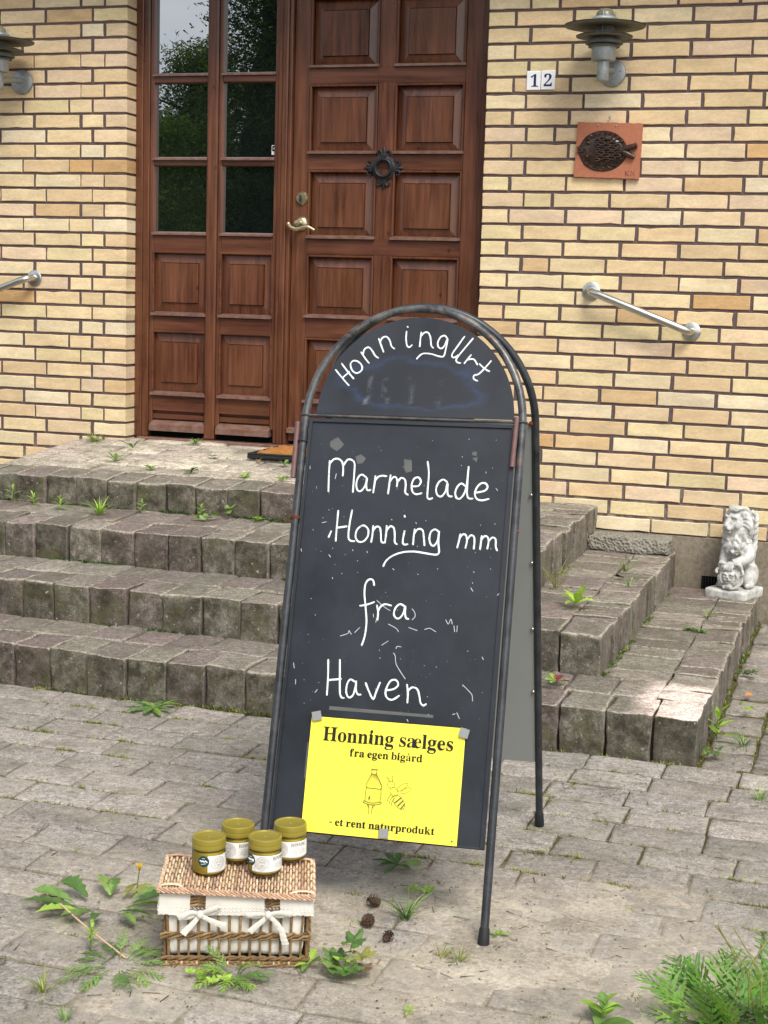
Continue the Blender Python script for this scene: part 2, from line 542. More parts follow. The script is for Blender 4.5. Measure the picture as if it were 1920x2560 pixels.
# jars
k = NT('honey', .12, .5)
k.base(k.mix(k.noise(20, 2), (.80, .58, .06), (.88, .68, .12)))
k.b.inputs['Subsurface Weight'].default_value = .5; k.b.inputs['Subsurface Radius'].default_value = (.02, .012, .003)
k.b.inputs['IOR'].default_value = 1.45
k.b.inputs['Coat Weight'].default_value = .8; k.b.inputs['Coat Roughness'].default_value = .03
MAT['honey'] = k.m
k = NT('clear_jar_glass', .02, .5)
tr = k.n('ShaderNodeBsdfTransparent'); gl = k.n('ShaderNodeBsdfGlossy'); gl.inputs['Roughness'].default_value = .02
fr = k.n('ShaderNodeFresnel'); fr.inputs[0].default_value = 1.5
mx = k.n('ShaderNodeMixShader'); k.l(fr.outputs[0], mx.inputs[0]); k.l(tr.outputs[0], mx.inputs[1]); k.l(gl.outputs[0], mx.inputs[2])
k.l(mx.outputs[0], k.t.nodes['Material Output'].inputs[0]); tr.inputs[0].default_value = (.94, .96, .9, 1)
MAT['jar'] = k.m
MAT['lid'] = simple('olive_gold_lid', srgb(146, 132, 52), .30, .5, .15, .08, 300)
MAT['label'] = simple('white_paper_label', (.80, .79, .75), .5, .4)
MAT['label_ink'] = simple('grey_brown_print', (.20, .19, .165), .6, .3)
MAT['label_text'] = simple('dark_print', (.10, .09, .08), .6, .3)
MAT['sticker'] = simple('dark_green_sticker', srgb(22, 66, 66), .45, .4)
MAT['white'] = simple('white_print', (.8, .82, .8), .5, .4)
# metals and fittings
k = NT('galvanised_steel', .45, .5, .65)
f = k.vor(70); f2 = k.noise(26, 5)
c = k.mix(f2, srgb(120, 128, 128), srgb(182, 186, 184)); c = k.mix(k.ramp(f, (.1, .3), (.6, 0)), c, srgb(196, 200, 200))
k.base(c); k.rough(k.ramp(f2, (.3, .38), (.7, .62))); MAT['galv'] = k.m
k = NT('lamp_underside', .7, .3); k.base(k.mix(k.noise(30, 4), srgb(96, 96, 86), srgb(128, 127, 112))); MAT['lampunder'] = k.m
k = NT('frosted_lamp_glass', .35, .5); k.base(srgb(104, 101, 84)); MAT['lampglass'] = k.m
MAT['steel'] = simple('brushed_steel', srgb(190, 190, 184), .28, .5, .95, .06, 60)
MAT['brass'] = simple('dull_brass', srgb(182, 170, 136), .30, .5, .9, .15, 120)
MAT['brass_dark'] = simple('dark_key_plate', (.06, .055, .045), .4, .5, .6)
MAT['iron'] = simple('black_iron', (.012, .014, .017), .42, .5, .2, .3, 120, .2)
k = NT('terracotta', .9, .2)
f = k.noise(70, 6, .7)
c = k.mix(f, srgb(150, 92, 68), srgb(186, 122, 94)); k.base(c); k.bump(f, .5, .003); MAT['terra'] = k.m
k = NT('brown_glaze', .25, .5); f = k.noise(60, 5, .6)
k.base(k.mix(k.ramp(f, (.35, 0), (.7, 1)), (.014, .009, .007), (.075, .034, .017))); k.bump(f, .5, .004); MAT['glaze'] = k.m
MAT['enamel'] = simple('white_enamel_tile', (.78, .79, .78), .2, .5, 0, .05, 30)
MAT['blue'] = simple('navy_enamel', (.012, .016, .075), .3, .5)
k = NT('white_cast_stone', .85, .2)
f = k.noise(40, 7, .7)
c = k.mix(k.ramp(f, (.25, 0), (.6, 1)), srgb(150, 149, 142), srgb(206, 205, 199))
c = k.mix(k.ramp(k.noise(22, 5, .6), (.50, 0), (.68, .7)), c, srgb(124, 123, 112))
k.base(c); k.bump(f, .3, .003); MAT['statue'] = k.m
k = NT('coarse_concrete', .95, .2)
f = k.vor(90); f2 = k.noise(30, 6)
c = k.mix(f2, srgb(112, 108, 96), srgb(168, 162, 148)); c = k.mix(k.ramp(f, (.1, .5), (.5, 0)), c, srgb(86, 84, 72)); k.base(c)
k.bump(f, 1.0, .008); MAT['slab'] = k.m
k = NT('coir', .95, .1); f = k.noise(160, 4, .7, (1, .4, 1)); k.base(k.mix(f, srgb(122, 76, 36), srgb(196, 138, 78))); k.bump(f, 1, .006); MAT['coir'] = k.m
MAT['dark'] = simple('dark_void', (.006, .006, .006), .9, .1)
MAT['bark'] = simple('bark', (.075, .052, .038), .95, .1, 0, .4, 20, .8)
MAT['roof'] = simple('grey_roof_sheet', (.10, .085, .078), .85, .2, 0, .2, 10)
MAT['whitewood'] = simple('painted_soffit', (.30, .27, .23), .7, .3)
MAT['cone'] = simple('pine_cone_brown', (.085, .052, .036), .9, .2, 0, .5, 80)

# ---- traced chalk strokes (board plane, 0.1 mm) and letter outlines
CH_TOP="585,11913 768,11718 917,11570;709,12062 861,11884 1011,11725;765,11747 898,11874;914,12086 965,12131 1056,12126 1153,12055 1187,11965 1151,11892 1064,11853 968,11905 914,12013 914,12086;1128,12328 1210,12220 1324,12089;1170,12267 1188,12384 1244,12440 1306,12441 1377,12370 1453,12263 1526,12210;1497,12646 1564,12502 1632,12351;1539,12574 1562,12647 1608,12692 1680,12694 1752,12615 1800,12489 1870,12429;2111,12823 2115,12659 2150,12508 2203,12472 2257,12517;2123,12936 2131,12929;2445,12811 2437,12666 2437,12492;2443,12721 2507,12805 2595,12814 2658,12707 2691,12527 2738,12470;3031,12697 2974,12750 2888,12719 2834,12602 2853,12494 2927,12460 2992,12534 3043,12686 3023,12462 2988,12289 2889,12279 2708,12329 2529,12335 2445,12276 2397,12213;3410,12734 3292,12540 3174,12340 3194,12265 3250,12273 3296,12310;3603,12698 3438,12472 3281,12245 3294,12163 3367,12140;3591,12324 3527,12241 3458,12135;3512,12215 3597,12239 3676,12219 3748,12114;4038,12199 3927,12054 3799,11908 3697,11870 3696,11791 3776,11751;3795,12129 3911,12029 4020,11971"
CH_MAIN="651,9851 660,9568 687,9174;667,9803 735,9892 837,9908 931,9843 972,9694 976,9536;969,9769 1048,9893 1143,9897 1216,9817 1229,9592 1238,9180;1502,9521 1401,9580 1321,9502 1298,9351 1340,9229 1417,9218 1499,9341 1521,9510 1529,9305 1566,9239 1625,9249;1706,9556 1703,9387 1691,9193;1705,9443 1764,9539 1855,9573 1950,9566;2042,9589 2033,9402 2022,9185;2042,9458 2109,9554 2178,9538 2205,9446 2202,9353;2205,9446 2282,9543 2367,9509 2396,9399 2399,9232 2460,9179;2548,9368 2677,9385 2723,9487 2660,9570 2570,9536 2526,9404 2557,9257 2637,9198 2757,9225;2835,9920 2883,9661 2886,9327 2894,9143 2942,9108 3003,9129;3297,9494 3211,9545 3114,9478 3070,9336 3107,9208 3194,9175 3277,9289 3306,9475 3323,9273 3359,9193 3426,9185;3700,9419 3611,9478 3526,9393 3493,9262 3538,9154 3619,9157 3690,9271 3724,9438 3739,9845;3736,9789 3740,9476 3750,9255 3794,9165 3875,9158;3937,9293 4116,9338 4182,9422 4132,9500 4031,9496 3947,9393 3921,9263 3966,9162 4078,9131 4224,9167;949,8755 951,8457 957,8093;1258,8777 1230,8471 1229,8211 1275,8121 1371,8107;959,8383 1171,8423;1489,8447 1404,8350 1392,8201 1465,8105 1576,8118 1660,8233 1653,8381 1563,8458 1489,8447;1759,8460 1761,8275 1746,8108;1761,8349 1827,8445 1911,8431 1947,8285 1968,8138 2027,8105;2057,8475 2059,8291 2052,8113;2059,8364 2132,8471 2220,8439 2253,8282 2266,8136 2315,8090;2460,8385 2443,8237 2445,8127 2486,8092 2548,8103;2430,8718 2436,8693;2678,8432 2670,8267 2670,8102;2678,8341 2751,8443 2853,8423 2891,8278 2921,8097;3204,8404 3126,8455 3039,8396 3015,8248 3063,8122 3137,8108 3200,8239 3210,8422 3217,8167 3248,7968 3191,7910 3025,7920 2727,7951 2471,7926 2256,7842 2118,7724 2062,7600;3675,8373 3658,8226 3633,8087;3661,8281 3726,8376 3800,8361 3832,8236 3808,8089;3826,8264 3902,8366 3977,8334 3994,8208 3990,8080;4138,8360 4132,8215 4124,8077;4127,8269 4200,8363 4274,8338 4294,8223 4278,8096;4292,8252 4368,8343 4443,8304 4454,8159 4490,8071;834,8295 811,8227 790,8166;1898,7178 1870,7279 1786,7299 1709,7203 1704,6984 1757,6696 1806,6373 1796,6083 1748,5881;1632,6718 1770,6751 1932,6816;2001,6748 2037,6605 2040,6442;2041,6641 2088,6735 2175,6787 2307,6766;2602,6766 2506,6808 2420,6737 2384,6608 2429,6514 2514,6508 2589,6621 2620,6768 2627,6606 2660,6518 2709,6503;1042,5519 1073,5169 1085,4775;1298,5537 1328,5223 1363,4867 1403,4756 1460,4739;1073,5090 1359,5136;1667,5097 1570,5140 1506,5039 1504,4860 1570,4758 1656,4818 1694,4999 1694,5124 1712,4929 1757,4843 1820,4837;1908,5086 1997,4914 2103,4762 2154,4926 2218,5116;2348,4969 2521,5006 2614,5102 2558,5197 2450,5179 2378,5049 2354,4905 2411,4803 2522,4783 2649,4874;2802,5116 2836,4941 2842,4747;2825,4983 2915,5071 3027,5044 3081,4924 3123,4768 3182,4713 3241,4742"
SCR_MAIN="1991,6856 2143,6738 2298,6657;2771,6723 2832,6654 2850,6566 2791,6490;2453,5761 2495,5699 2527,5541 2632,5388 2755,5236;3081,6304 3188,6336 3320,6273;3516,6536 3578,6450 3623,6561 3660,6456;3699,6423 3724,6299;3771,6427 3771,6302;1259,6048 1421,6113 1434,6175 1497,6099;1567,6140 1668,6255;2182,5911 2313,6009;3986,5202 4120,5089 4198,5007 4219,4886;2499,5860 2520,5908 2605,5903;2732,6324 2920,6272;2287,6368 2460,6289 2521,6221;2019,6477 2009,6386;4568,7127 4652,7196;821,4809 863,4873;364,5053 374,4956;283,5402 309,5295;3994,7247 4043,7178;3909,4618 3972,4500;3823,4576 3875,4591;1937,6562 1951,6491;4349,5809 4378,5758;2866,4397 2892,4353;812,9461 827,9575;214,9720 221,9656;1672,7902 1686,7873;835,7783 878,7734;2273,7561 2306,7533;2824,7472 2840,7465;4025,7594 4038,7573;4019,7360 4027,7342;4000,7233 4032,7192;4679,7901 4683,7847;198,7879 215,7824;2690,8587 2704,8559;2147,8627 2164,8613;4366,9400 4405,9358;1351,7922 1364,7900;959,7292 969,7267;4570,7123 4636,7199;4120,9750 4125,9728;4395,8639 4407,8632;615,8478 708,8501"
SCR_TOP="3793,12329 3818,12287;3171,11527 3179,11520;2756,11265 2774,11266;2338,11553 2345,11546;205,9717 218,9660;3829,10653 3839,10442"
GLYPHS="H:15,0 15,17 45,22 62,32 72,50 75,81 75,379 71,406 62,424 44,434 16,439 16,455 242,455 242,439 220,436 204,432 193,425 187,415 183,400 182,379 182,251 342,251 342,379 341,400 337,415 331,425 320,432 304,436 282,439 282,455 507,455 507,439 478,434 461,424 452,407 449,379 449,81 452,52 461,33 478,22 507,17 507,0 282,0 282,17 311,21 329,31 339,49 342,81 342,221 182,221 182,81 185,50 194,32 212,22 242,17 242,0|o:169,-10 127,-5 90,11 60,37 38,70 24,110 19,154 24,199 38,239 60,272 90,297 127,313 168,318 209,313 245,298 275,273 298,240 312,200 317,154 312,108 298,69 275,36 245,11 210,-5/169,11 193,18 209,39 214,56 217,81 219,114 220,154 217,227 208,271 192,292 169,299 144,292 128,271 120,227 117,154 118,114 120,82 123,56 128,39 144,18|n:18,0 18,16 35,19 45,26 51,37 52,56 52,253 51,271 46,284 36,291 19,294 19,310 148,310 148,267 190,306 243,318 309,292 330,212 330,56 332,38 337,26 347,19 363,16 363,0 202,0 202,16 207,16 228,26 235,56 235,217 234,241 229,258 219,268 203,271 173,262 148,235 148,56 149,38 154,26 164,19 180,16 180,0|i:101,362 81,366 65,376 54,393 50,412 54,432 65,449 81,460 101,463 120,460 137,449 147,432 151,412 147,393 136,376 120,366/18,0 18,16 35,19 45,26 51,37 52,56 52,252 51,272 47,285 37,291 20,293 21,310 148,310 148,56 150,38 154,26 164,19 180,16 180,0|g:146,-140 89,-136 48,-122 22,-100 14,-75 28,-46 69,-26 35,-1 24,30 28,54 42,74 67,92 102,110 42,150 22,212 27,242 40,268 60,289 88,305 120,315 157,318 196,315 233,304 317,304 317,268 268,268 286,237 291,203 288,176 276,151 258,131 234,116 205,106 172,103 164,103 157,103 149,104 142,104 126,102 112,94 104,84 101,71 111,55 141,49 175,49 223,47 259,40 285,29 303,13 312,-9 316,-37 305,-80 272,-113 219,-133/157,124 178,130 190,146 197,173 199,211 197,249 190,276 178,292 157,297 137,292 124,276 117,249 114,211 117,173 124,146 137,130/161,-116 238,-104 263,-66 260,-51 249,-41 231,-36 205,-34 97,-34 79,-52 73,-73 79,-89 95,-103 122,-113|s:151,-10 122,-6 87,6 80,8 73,9 60,4 51,-9 36,-9 36,105 53,105 66,68 87,39 112,21 140,15 162,18 179,27 189,40 192,58 183,84 156,105 107,130 76,148 54,169 41,193 37,220 44,259 65,291 98,312 141,319 153,318 166,316 181,312 199,308 202,307 206,306 210,305 213,305 223,308 230,319 244,319 244,222 228,222 215,254 196,277 174,291 149,296 130,294 116,286 108,274 105,259 107,244 115,232 128,222 146,212 191,189 221,172 241,151 253,127 257,95 250,51 228,18 194,-3|a:255,-10 216,1 200,35 151,2 95,-9 64,-4 40,11 25,34 20,63 31,104 63,136 119,164 199,190 199,241 196,266 187,282 171,292 148,296 115,290 104,274 106,268 113,257 121,243 123,231 120,215 110,202 95,194 77,191 59,194 45,203 36,218 33,236 37,259 49,278 69,295 95,308 126,316 162,318 223,312 263,292 285,259 293,210 293,62 293,48 295,40 298,36 304,34 312,36 320,42 329,28 294,-1/151,34 162,35 174,41 187,50 199,63 199,169 138,139 118,84 126,46|e:154,-10 117,-5 85,10 58,35 37,69 24,109 19,157 24,201 38,240 59,273 87,298 120,313 157,318 209,309 249,280 274,234 283,173 283,166 117,166 138,73 199,42 237,53 270,86 285,73 228,11/116,192 201,192 201,215 199,252 193,277 181,292 161,297 127,274 116,203|l:18,0 18,16 35,19 45,26 51,37 52,56 52,398 51,417 47,429 38,436 20,439 20,455 148,455 148,56 150,38 154,26 164,19 180,16 180,0|f:15,0 15,16 30,18 40,22 46,27 50,35 52,48 52,73 52,277 16,277 16,310 52,310 52,353 60,400 85,436 123,457 174,465 212,460 240,446 257,425 263,400 260,381 252,367 239,358 224,355 208,358 195,365 187,376 185,391 187,405 193,420 194,423 196,426 197,430 197,433 193,441 180,443 163,440 153,430 149,413 148,390 148,310 203,310 203,277 148,277 148,65 150,40 158,26 173,18 199,16 199,0|r:18,0 18,16 35,19 45,26 51,37 52,56 52,252 51,273 46,285 37,291 20,293 21,310 146,310 146,252 165,280 187,301 210,314 233,318 258,315 275,304 286,287 289,266 287,248 278,234 265,225 248,222 233,224 222,231 214,240 207,250 199,257 189,260 175,255 162,241 152,220 149,192 149,56 152,37 159,25 173,19 197,16 197,0|b:43,-11 43,388 41,414 37,428 26,436 8,439 8,455 138,455 138,279 175,308 221,318 254,313 284,299 308,276 326,245 338,208 342,166 337,118 323,75 300,40 270,13 233,-4 192,-10 148,-1 105,28 53,-11/183,14 213,23 232,49 242,95 245,160 242,213 231,251 212,273 184,280 169,277 155,270 144,257 138,242 138,69 149,28|d:140,-10 107,-5 78,10 53,35 35,66 23,104 19,147 24,196 36,237 55,272 81,297 112,313 146,318 189,309 223,280 223,401 220,419 212,430 198,437 176,439 176,455 319,455 319,75 320,54 325,41 335,32 353,28 353,11 294,6 223,-10 223,39 188,2/171,28 187,31 202,41 215,56 223,76 223,242 217,257 206,270 191,278 174,281 147,273 130,250 121,210 118,153 121,98 130,58 146,36|t:124,-9 89,-4 66,10 53,36 48,71 48,279 20,279 20,300 57,336 88,369 112,398 129,424 144,424 144,310 208,310 208,279 144,279 144,82 146,64 149,51 157,43 168,40 189,49 206,75 222,66 182,9|p:17,-139 17,-124 31,-122 40,-117 47,-110 50,-101 52,-86 52,-64 52,243 51,269 46,283 37,291 19,295 19,310 143,310 143,263 180,305 230,319 264,314 293,298 317,274 335,241 346,203 350,160 346,113 334,72 316,38 291,12 261,-5 227,-10 183,1 148,32 148,-58 149,-81 152,-99 158,-110 167,-118 180,-121 197,-123 197,-139/195,28 222,36 239,59 249,99 253,154 250,208 241,248 225,270 199,278 171,267 148,235 148,69 167,38|u:131,-10 91,-3 65,17 51,51 46,97 46,248 44,268 39,282 29,291 11,294 11,310 142,310 142,74 144,58 151,46 162,38 177,36 205,43 228,66 228,248 226,269 221,283 209,291 189,294 189,310 324,310 324,70 326,51 331,39 342,33 360,30 360,13 300,7 228,-10 228,40 209,19 186,3 160,-7|k:17,0 17,16 35,19 45,26 51,38 52,56 52,398 51,417 47,429 38,436 20,439 21,455 148,455 148,169 227,248 240,264 244,278 235,290 209,293 206,293 206,310 345,310 345,293 308,284 275,260 222,209 346,34 360,21 376,16 376,0 211,0 211,16 217,16 234,20 239,32 237,40 232,49 163,147 148,134 148,56 149,38 154,26 164,19 180,16 180,0|-:27,154 27,206 189,206 189,154|N:403,-11 107,350 107,79 110,49 119,31 136,21 167,17 167,0 18,0 18,17 39,19 54,23 65,30 71,41 75,57 76,79 76,388 49,421 36,433 28,436 18,439 18,455 156,455 391,169 391,377 390,399 386,414 379,425 369,431 353,436 331,439 331,455 480,455 480,439 450,434 433,425 425,407 422,377 422,-11|1:65,0 65,36 120,36 135,38 146,45 152,58 154,79 154,416 130,388 108,365 87,351 67,346 52,349 40,359 31,375 28,396 50,402 74,412 101,426 132,447 179,482 254,482 254,79 256,61 261,47 271,38 288,36 343,36 343,0|2:24,0 24,69 123,171 160,210 187,245 206,277 218,307 224,338 226,371 223,405 212,427 196,441 174,445 145,438 126,416 116,380 112,329 77,333 50,344 32,365 26,396 30,419 43,441 63,459 92,474 129,483 174,486 240,479 288,456 318,421 328,375 326,352 319,329 308,306 291,281 268,252 238,220 201,182 154,138 87,74 244,74 263,77 279,86 292,101 300,120 305,141 345,141 341,0|K:16,0 16,17 45,22 63,32 72,50 75,81 75,379 72,406 63,424 45,434 17,439 17,455 242,455 242,439 221,436 205,432 194,425 187,415 184,400 183,379 183,234 321,373 342,398 349,418 334,434 291,439 291,455 486,455 486,439 477,439 415,419 345,361 271,285 463,46 475,34 487,25 501,20 519,17 519,0 281,0 281,17 294,18 306,18 315,19 322,21 331,27 334,34 329,47 316,66 199,214 183,198 183,81 186,50 195,32 213,22 242,17 242,0|.:89,-9 74,-7 60,1 51,15 48,36 51,57 60,71 74,79 89,81 106,79 119,71 129,57 132,36 129,15 119,1 106,-7|O:261,-11 213,-6 169,7 129,29 94,58 66,93 45,134 32,179 28,228 32,276 45,321 66,362 95,397 130,426 170,448 216,462 265,466 313,462 357,448 397,427 431,399 459,364 481,323 494,277 498,228 494,179 481,134 459,93 430,58 395,29 355,7 310,-6/265,12 351,66 379,228 371,321 348,389 310,430 260,443 174,389 145,228 153,135 177,67 215,26|G:268,-10 200,-3 141,19 93,55 57,103 35,161 28,229 35,295 57,352 93,399 139,435 195,458 257,465 311,459 369,441 379,437 388,436 398,438 406,443 412,452 419,465 437,465 437,308 420,308 403,346 382,379 357,406 329,426 299,439 267,443 176,389 146,228 154,135 180,67 221,26 275,13 308,16 328,27 339,45 343,71 343,128 339,154 329,170 309,179 275,182 275,198 500,198 500,182 473,179 457,171 449,155 446,128 446,29 357,0|I:13,0 13,17 42,23 61,32 72,49 75,75 75,387 72,412 63,427 45,435 13,439 13,455 244,455 244,439 214,435 196,427 186,412 183,387 183,77 184,59 187,44 194,34 206,26 223,21 246,17 246,0"

# ================================================================== THE HOUSE
house = thing('house', 'yellow brick house front with dark mortar joints and a mahogany front door', 'house', (-0.8, 0.15, 0))
H3 = 0.2 / 3
PAL = [(232, 208, 163), (228, 201, 156), (234, 214, 173), (226, 197, 153), (231, 205, 165), (236, 218, 182), (220, 187, 140), (208, 168, 116), (229, 209, 161), (230, 203, 169)]
PALW = [7, 7, 5, 5, 6, 2, 1.6, .7, 5, 3]
def brick_col():
    c = srgb(*random.choices(PAL, PALW)[0]); t = random.uniform(.80, .96)
    return tuple(x * t for x in c) + (1,)
def brick(mb, x0, x1, z0, z1, depth=.06):
    mb.col = brick_col()
    per = []
    nx = max(2, int((x1 - x0) / .04)); nz = 2
    for i in range(nx): per.append((x0 + (x1 - x0) * i / nx, z0, 0, 1))
    for i in range(nz): per.append((x1, z0 + (z1 - z0) * i / nz, -1, 0))
    for i in range(nx): per.append((x1 - (x1 - x0) * i / nx, z1, 0, -1))
    for i in range(nz): per.append((x0, z1 - (z1 - z0) * i / nz, 1, 0))
    yo = random.uniform(-.0012, .0012); tilt = random.uniform(-.004, .004)
    A = []; B = []; D = []
    cx = (x0 + x1) / 2; cz = (z0 + z1) / 2
    for (x, z, nx_, nz_) in per:
        j = random.gauss(0, .0007) + (random.uniform(.001, .004) if random.random() < .035 else 0)
        xx = x + (nx_ if nx_ else 0) * j; zz = z + nz_ * j
        y = yo + (zz - cz) * tilt * 4
        ix = xx + (.0022 if xx < cx else -.0022); iz = zz + (.0022 if zz < cz else -.0022)
        A.append((ix, y, iz)); B.append((xx, y + .0022, zz)); D.append((xx, depth, zz))
    n = len(per)
    fs = [tuple(range(n))]
    for i in range(n):
        k_ = (i + 1) % n
        fs.append((i, n + i, n + k_, k_)); fs.append((n + i, 2 * n + i, 2 * n + k_, n + k_))
    mb.add(A + B + D, fs)

DOORX0 = -1.668
wallb = MB()
for r in range(-7, 33):
    z0 = 2.47 - r * H3; z1 = z0 + H3 - .0118
    XR = 3.0; XL = -3.5
    if r <= -4:
        x = -1.668 + (.12 if r % 2 else .0) - .24
        segs = []
        x = XL + (.12 if r % 2 else 0)
        while x < XR: segs.append((x, x + .228)); x += .24
        for s in segs: brick(wallb, s[0], s[1], z0, z1)
        continue
    # right of the door
    segs = []
    if r % 2: segs.append((0, .108)); x = .12
    elif r % 4 == 2: segs.append((0, .168)); x = .18
    else: segs += [(0, .168), (.18, .288)]; x = .30
    while x < XR: segs.append((x, x + .228)); x += .24
    off = random.uniform(-.004, .004)
    for i, s in enumerate(segs):
        j0 = 0 if i == 0 else random.uniform(-.003, .003) + off
        brick(wallb, s[0] + j0, s[1] + random.uniform(-.002, .002) + off, z0, z1, .14 if i == 0 else .06)
    # left of the door
    segs = []
    if r % 2: segs += [(0, .108), (.12, .228)]; x = .24
    elif r % 4 == 0: segs.append((0, .168)); x = .18
    else: segs += [(0, .168), (.18, .288)]; x = .30
    while x < 1.83: segs.append((x, x + .228)); x += .24
    off = random.uniform(-.003, .003)
    for i, s in enumerate(segs):
        j0 = 0 if i == 0 else random.uniform(-.002, .002) + off
        brick(wallb, DOORX0 - s[1] + random.uniform(-.002, .002) + off, DOORX0 - s[0] - j0, z0, z1, .14 if i == 0 else .06)
wallb.mat = 1; wallb.col = (.1, .1, .1, 1)
wallb.box(.005, 3.0, .0055, .3, .337, 2.727)
wallb.box(-3.5, DOORX0 - .005, .0055, .3, .337, 2.727)
wallb.box(-3.5, 3.0, .0055, .3, 2.727, 2.95)
wallb.build('brick_wall', [MAT['brick'], MAT['mortar']], house)
for a_, b_ in ((.0, 3.0), (-3.5, DOORX0)):
    pl = MB(); pl.box(a_, b_, .004, .31, -.12, .333, .004); pl.build('plinth', MAT['render'], house)
rf = MB(); rf.box(-3.8, 3.3, -.34, .4, 2.955, 2.985); rf.mat = 1
rf.box(-3.8, 3.3, -.38, -.342, 2.92, 3.10)
rf.add([(-3.8, -.46, 3.08), (3.3, -.46, 3.08), (3.3, 3.5, 4.3), (-3.8, 3.5, 4.3), (-3.8, -.46, 3.12), (3.3, -.46, 3.12), (3.3, 3.5, 4.34), (-3.8, 3.5, 4.34)],
       [(0, 3, 2, 1), (4, 5, 6, 7), (0, 1, 5, 4), (1, 2, 6, 5), (2, 3, 7, 6), (3, 0, 4, 7)])
rf.build('roof', [MAT['whitewood'], MAT['roof']], house)
# rest of the building body, so that no light leaks in behind the door
bd = MB(); bd.box(-3.5, 3.0, .42, 3.4, -.1, 2.95); bd.build('rear_wall', MAT['dark'], house)
v = MB(); v.box(1.0, 1.13, -.004, .003, .095, .172)
v.mat = 1
for i in range(11): v.box(1.004 + i * .0115, 1.0075 + i * .0115, -.008, -.0045, .10, .168)
v.build('air_vent', [MAT['dark'], MAT['iron']], house)

def frame_panel(leaf, panels, x0, x1, z0, z1, yf, field=(.05, .05), drop=.026):
    """moulding goes to leaf, raised panel returned through panels"""
    # thin moulding lip on top and sides
    t = .009
    leaf.box(x0 - t, x0, yf - .004, yf + .02, z0, z1 + t, .002)
    leaf.box(x1, x1 + t, yf - .004, yf + .02, z0, z1 + t, .002)
    leaf.box(x0, x1, yf - .004, yf + .02, z1, z1 + t, .002)
    p = MB(); p.col = (1, 1, 1, 1)
    fx, fz = field
    rings = [(0, 0, drop), (fx, fz, .013), (fx + .0012, fz + .0012, .0185), (fx + .0028, fz + .0028, .0185), (fx + .0034, fz + .0034, .006)]
    vs = []
    for (ix, iz, dy) in rings:
        xa, xb, za, zb, y = x0 + ix, x1 - ix, z0 + iz, z1 - iz, yf + dy
        vs += [(xa, y, za), (xb, y, za), (xb, y, zb), (xa, y, zb)]
    m_ = len(rings) * 4
    fs = [(m_ - 4, m_ - 3, m_ - 2, m_ - 1)]
    for o in range(0, m_ - 4, 4):
        for i in range(4):
            j = (i + 1) % 4
            fs.append((o + i, o + j, o + 4 + j, o + 4 + i))
    p.add(vs, fs)
    panels.append(p)

def sill_strip(x0, x1, z, yf, h=.017, out=.016):
    s = MB()
    s.add([(x0, yf + .02, z + h), (x1, yf + .02, z + h), (x1, yf - out, z + h * .55), (x0, yf - out, z + h * .55), (x0, yf - out, z), (x1, yf - out, z), (x0, yf + .02, z), (x1, yf + .02, z)],
          [(0, 3, 2, 1), (3, 4, 5, 2), (4, 6, 7, 5), (0, 6, 4, 3), (1, 2, 5, 7)])
    return s

# ---- door leaf
YF = .125
door = MB()
door.box(-.908, -.836, YF, YF + .05, .615, 2.64, .002)      # lock stile
door.box(-.126, -.050, YF, YF + .05, .615, 2.64, .002)      # hinge stile
door.box(-.517, -.441, YF + .0015, YF + .05, .615, 2.64, .002)      # muntin
door.mat = 1
rails = [(2.197, 2.268), (1.828, 1.898), (1.457, 1.529), (1.088, 1.178), (.615, .795), (2.567, 2.64)]
for a, b in rails:
    door.box(-.8355, -.5175, YF + .0008, YF + .05, a, b, .0015); door.box(-.4405, -.1265, YF + .0008, YF + .05, a, b, .0015)
    door.box(-.518, -.440, YF + .0004, YF + .04, a + .004, b - .004, .001)
door.mat = 0
pan = []; strips = []
for (a, b) in [(2.268, 2.567), (1.898, 2.197), (1.529, 1.828), (1.178, 1.457), (.795, 1.088)]:
    for (x0, x1) in [(-.826, -.527), (-.431, -.136)]:
        frame_panel(door, pan, x0, x1, a + .002, b - .010, YF, (.041, .045))
        strips.append(sill_strip(x0 - .012, x1 + .012, a - .001, YF))
strips.append(sill_strip(-.905, -.052, .655, YF, .03, .03))
door_o = door.build('front_door', [MAT['wood_v'], MAT['wood_h']], house)
for p in pan: p.build('raised_panel', MAT['wood_v'], door_o)
for s in strips: s.build('drip_strip', MAT['wood_skylit'], door_o)
# lever handle, lock, knocker
def ymat(c):  # local z of a lathe points out of the door (towards -Y)
    return Matrix(((1, 0, 0), (0, 0, -1), (0, 1, 0)))
h = MB(); Mz = ymat(0)
h.lathe([(0, .016), (.012, .016), (.024, .012), (.031, .006), (.033, 0)], (-.862, YF, 1.592), 28, Mz)
h.lathe([(.011, .01), (.011, .05), (.013, .052), (.013, .056), (0, .058)], (-.862, YF, 1.592), 16, Mz)
h.tube(catmull([(-.905, YF - .05, 1.588), (-.888, YF - .058, 1.572), (-.862, YF - .058, 1.566), (-.835, YF - .056, 1.574), (-.81, YF - .052, 1.576), (-.782, YF - .05, 1.562)], 6),
       [.009] * 3 + [.0085] * 10 + [.0072] * 8 + [.006] * 5, 10, flat=(Vector((0, 1, 0)), .8))
h.ell((-.905, YF - .05, 1.588), (.0105, .0105, .0105))
h.tube([(-.862, YF - .02, 1.592), (-.872, YF - .05, 1.575)], .009, 10)
h.build('handle', MAT['brass'], door_o, True)
lk = MB(); lk.lathe([(0, .014), (.022, .013), (.026, .008), (.029, .004), (.030, 0)], (-.862, YF, 1.703), 28, Mz)
lko = lk.build('lock', MAT['brass'], door_o, True)
kp = MB(); kp.ell((-.864, YF - .0135, 1.703), (.0085, .002, .019)); kp.build('key_plate', MAT['brass_dark'], door_o, True)
kn = MB()
KC = Vector((-.481, YF, 1.836))
def kpt(r, a, y=0): return KC + Vector((r * math.sin(a), -y, r * math.cos(a)))
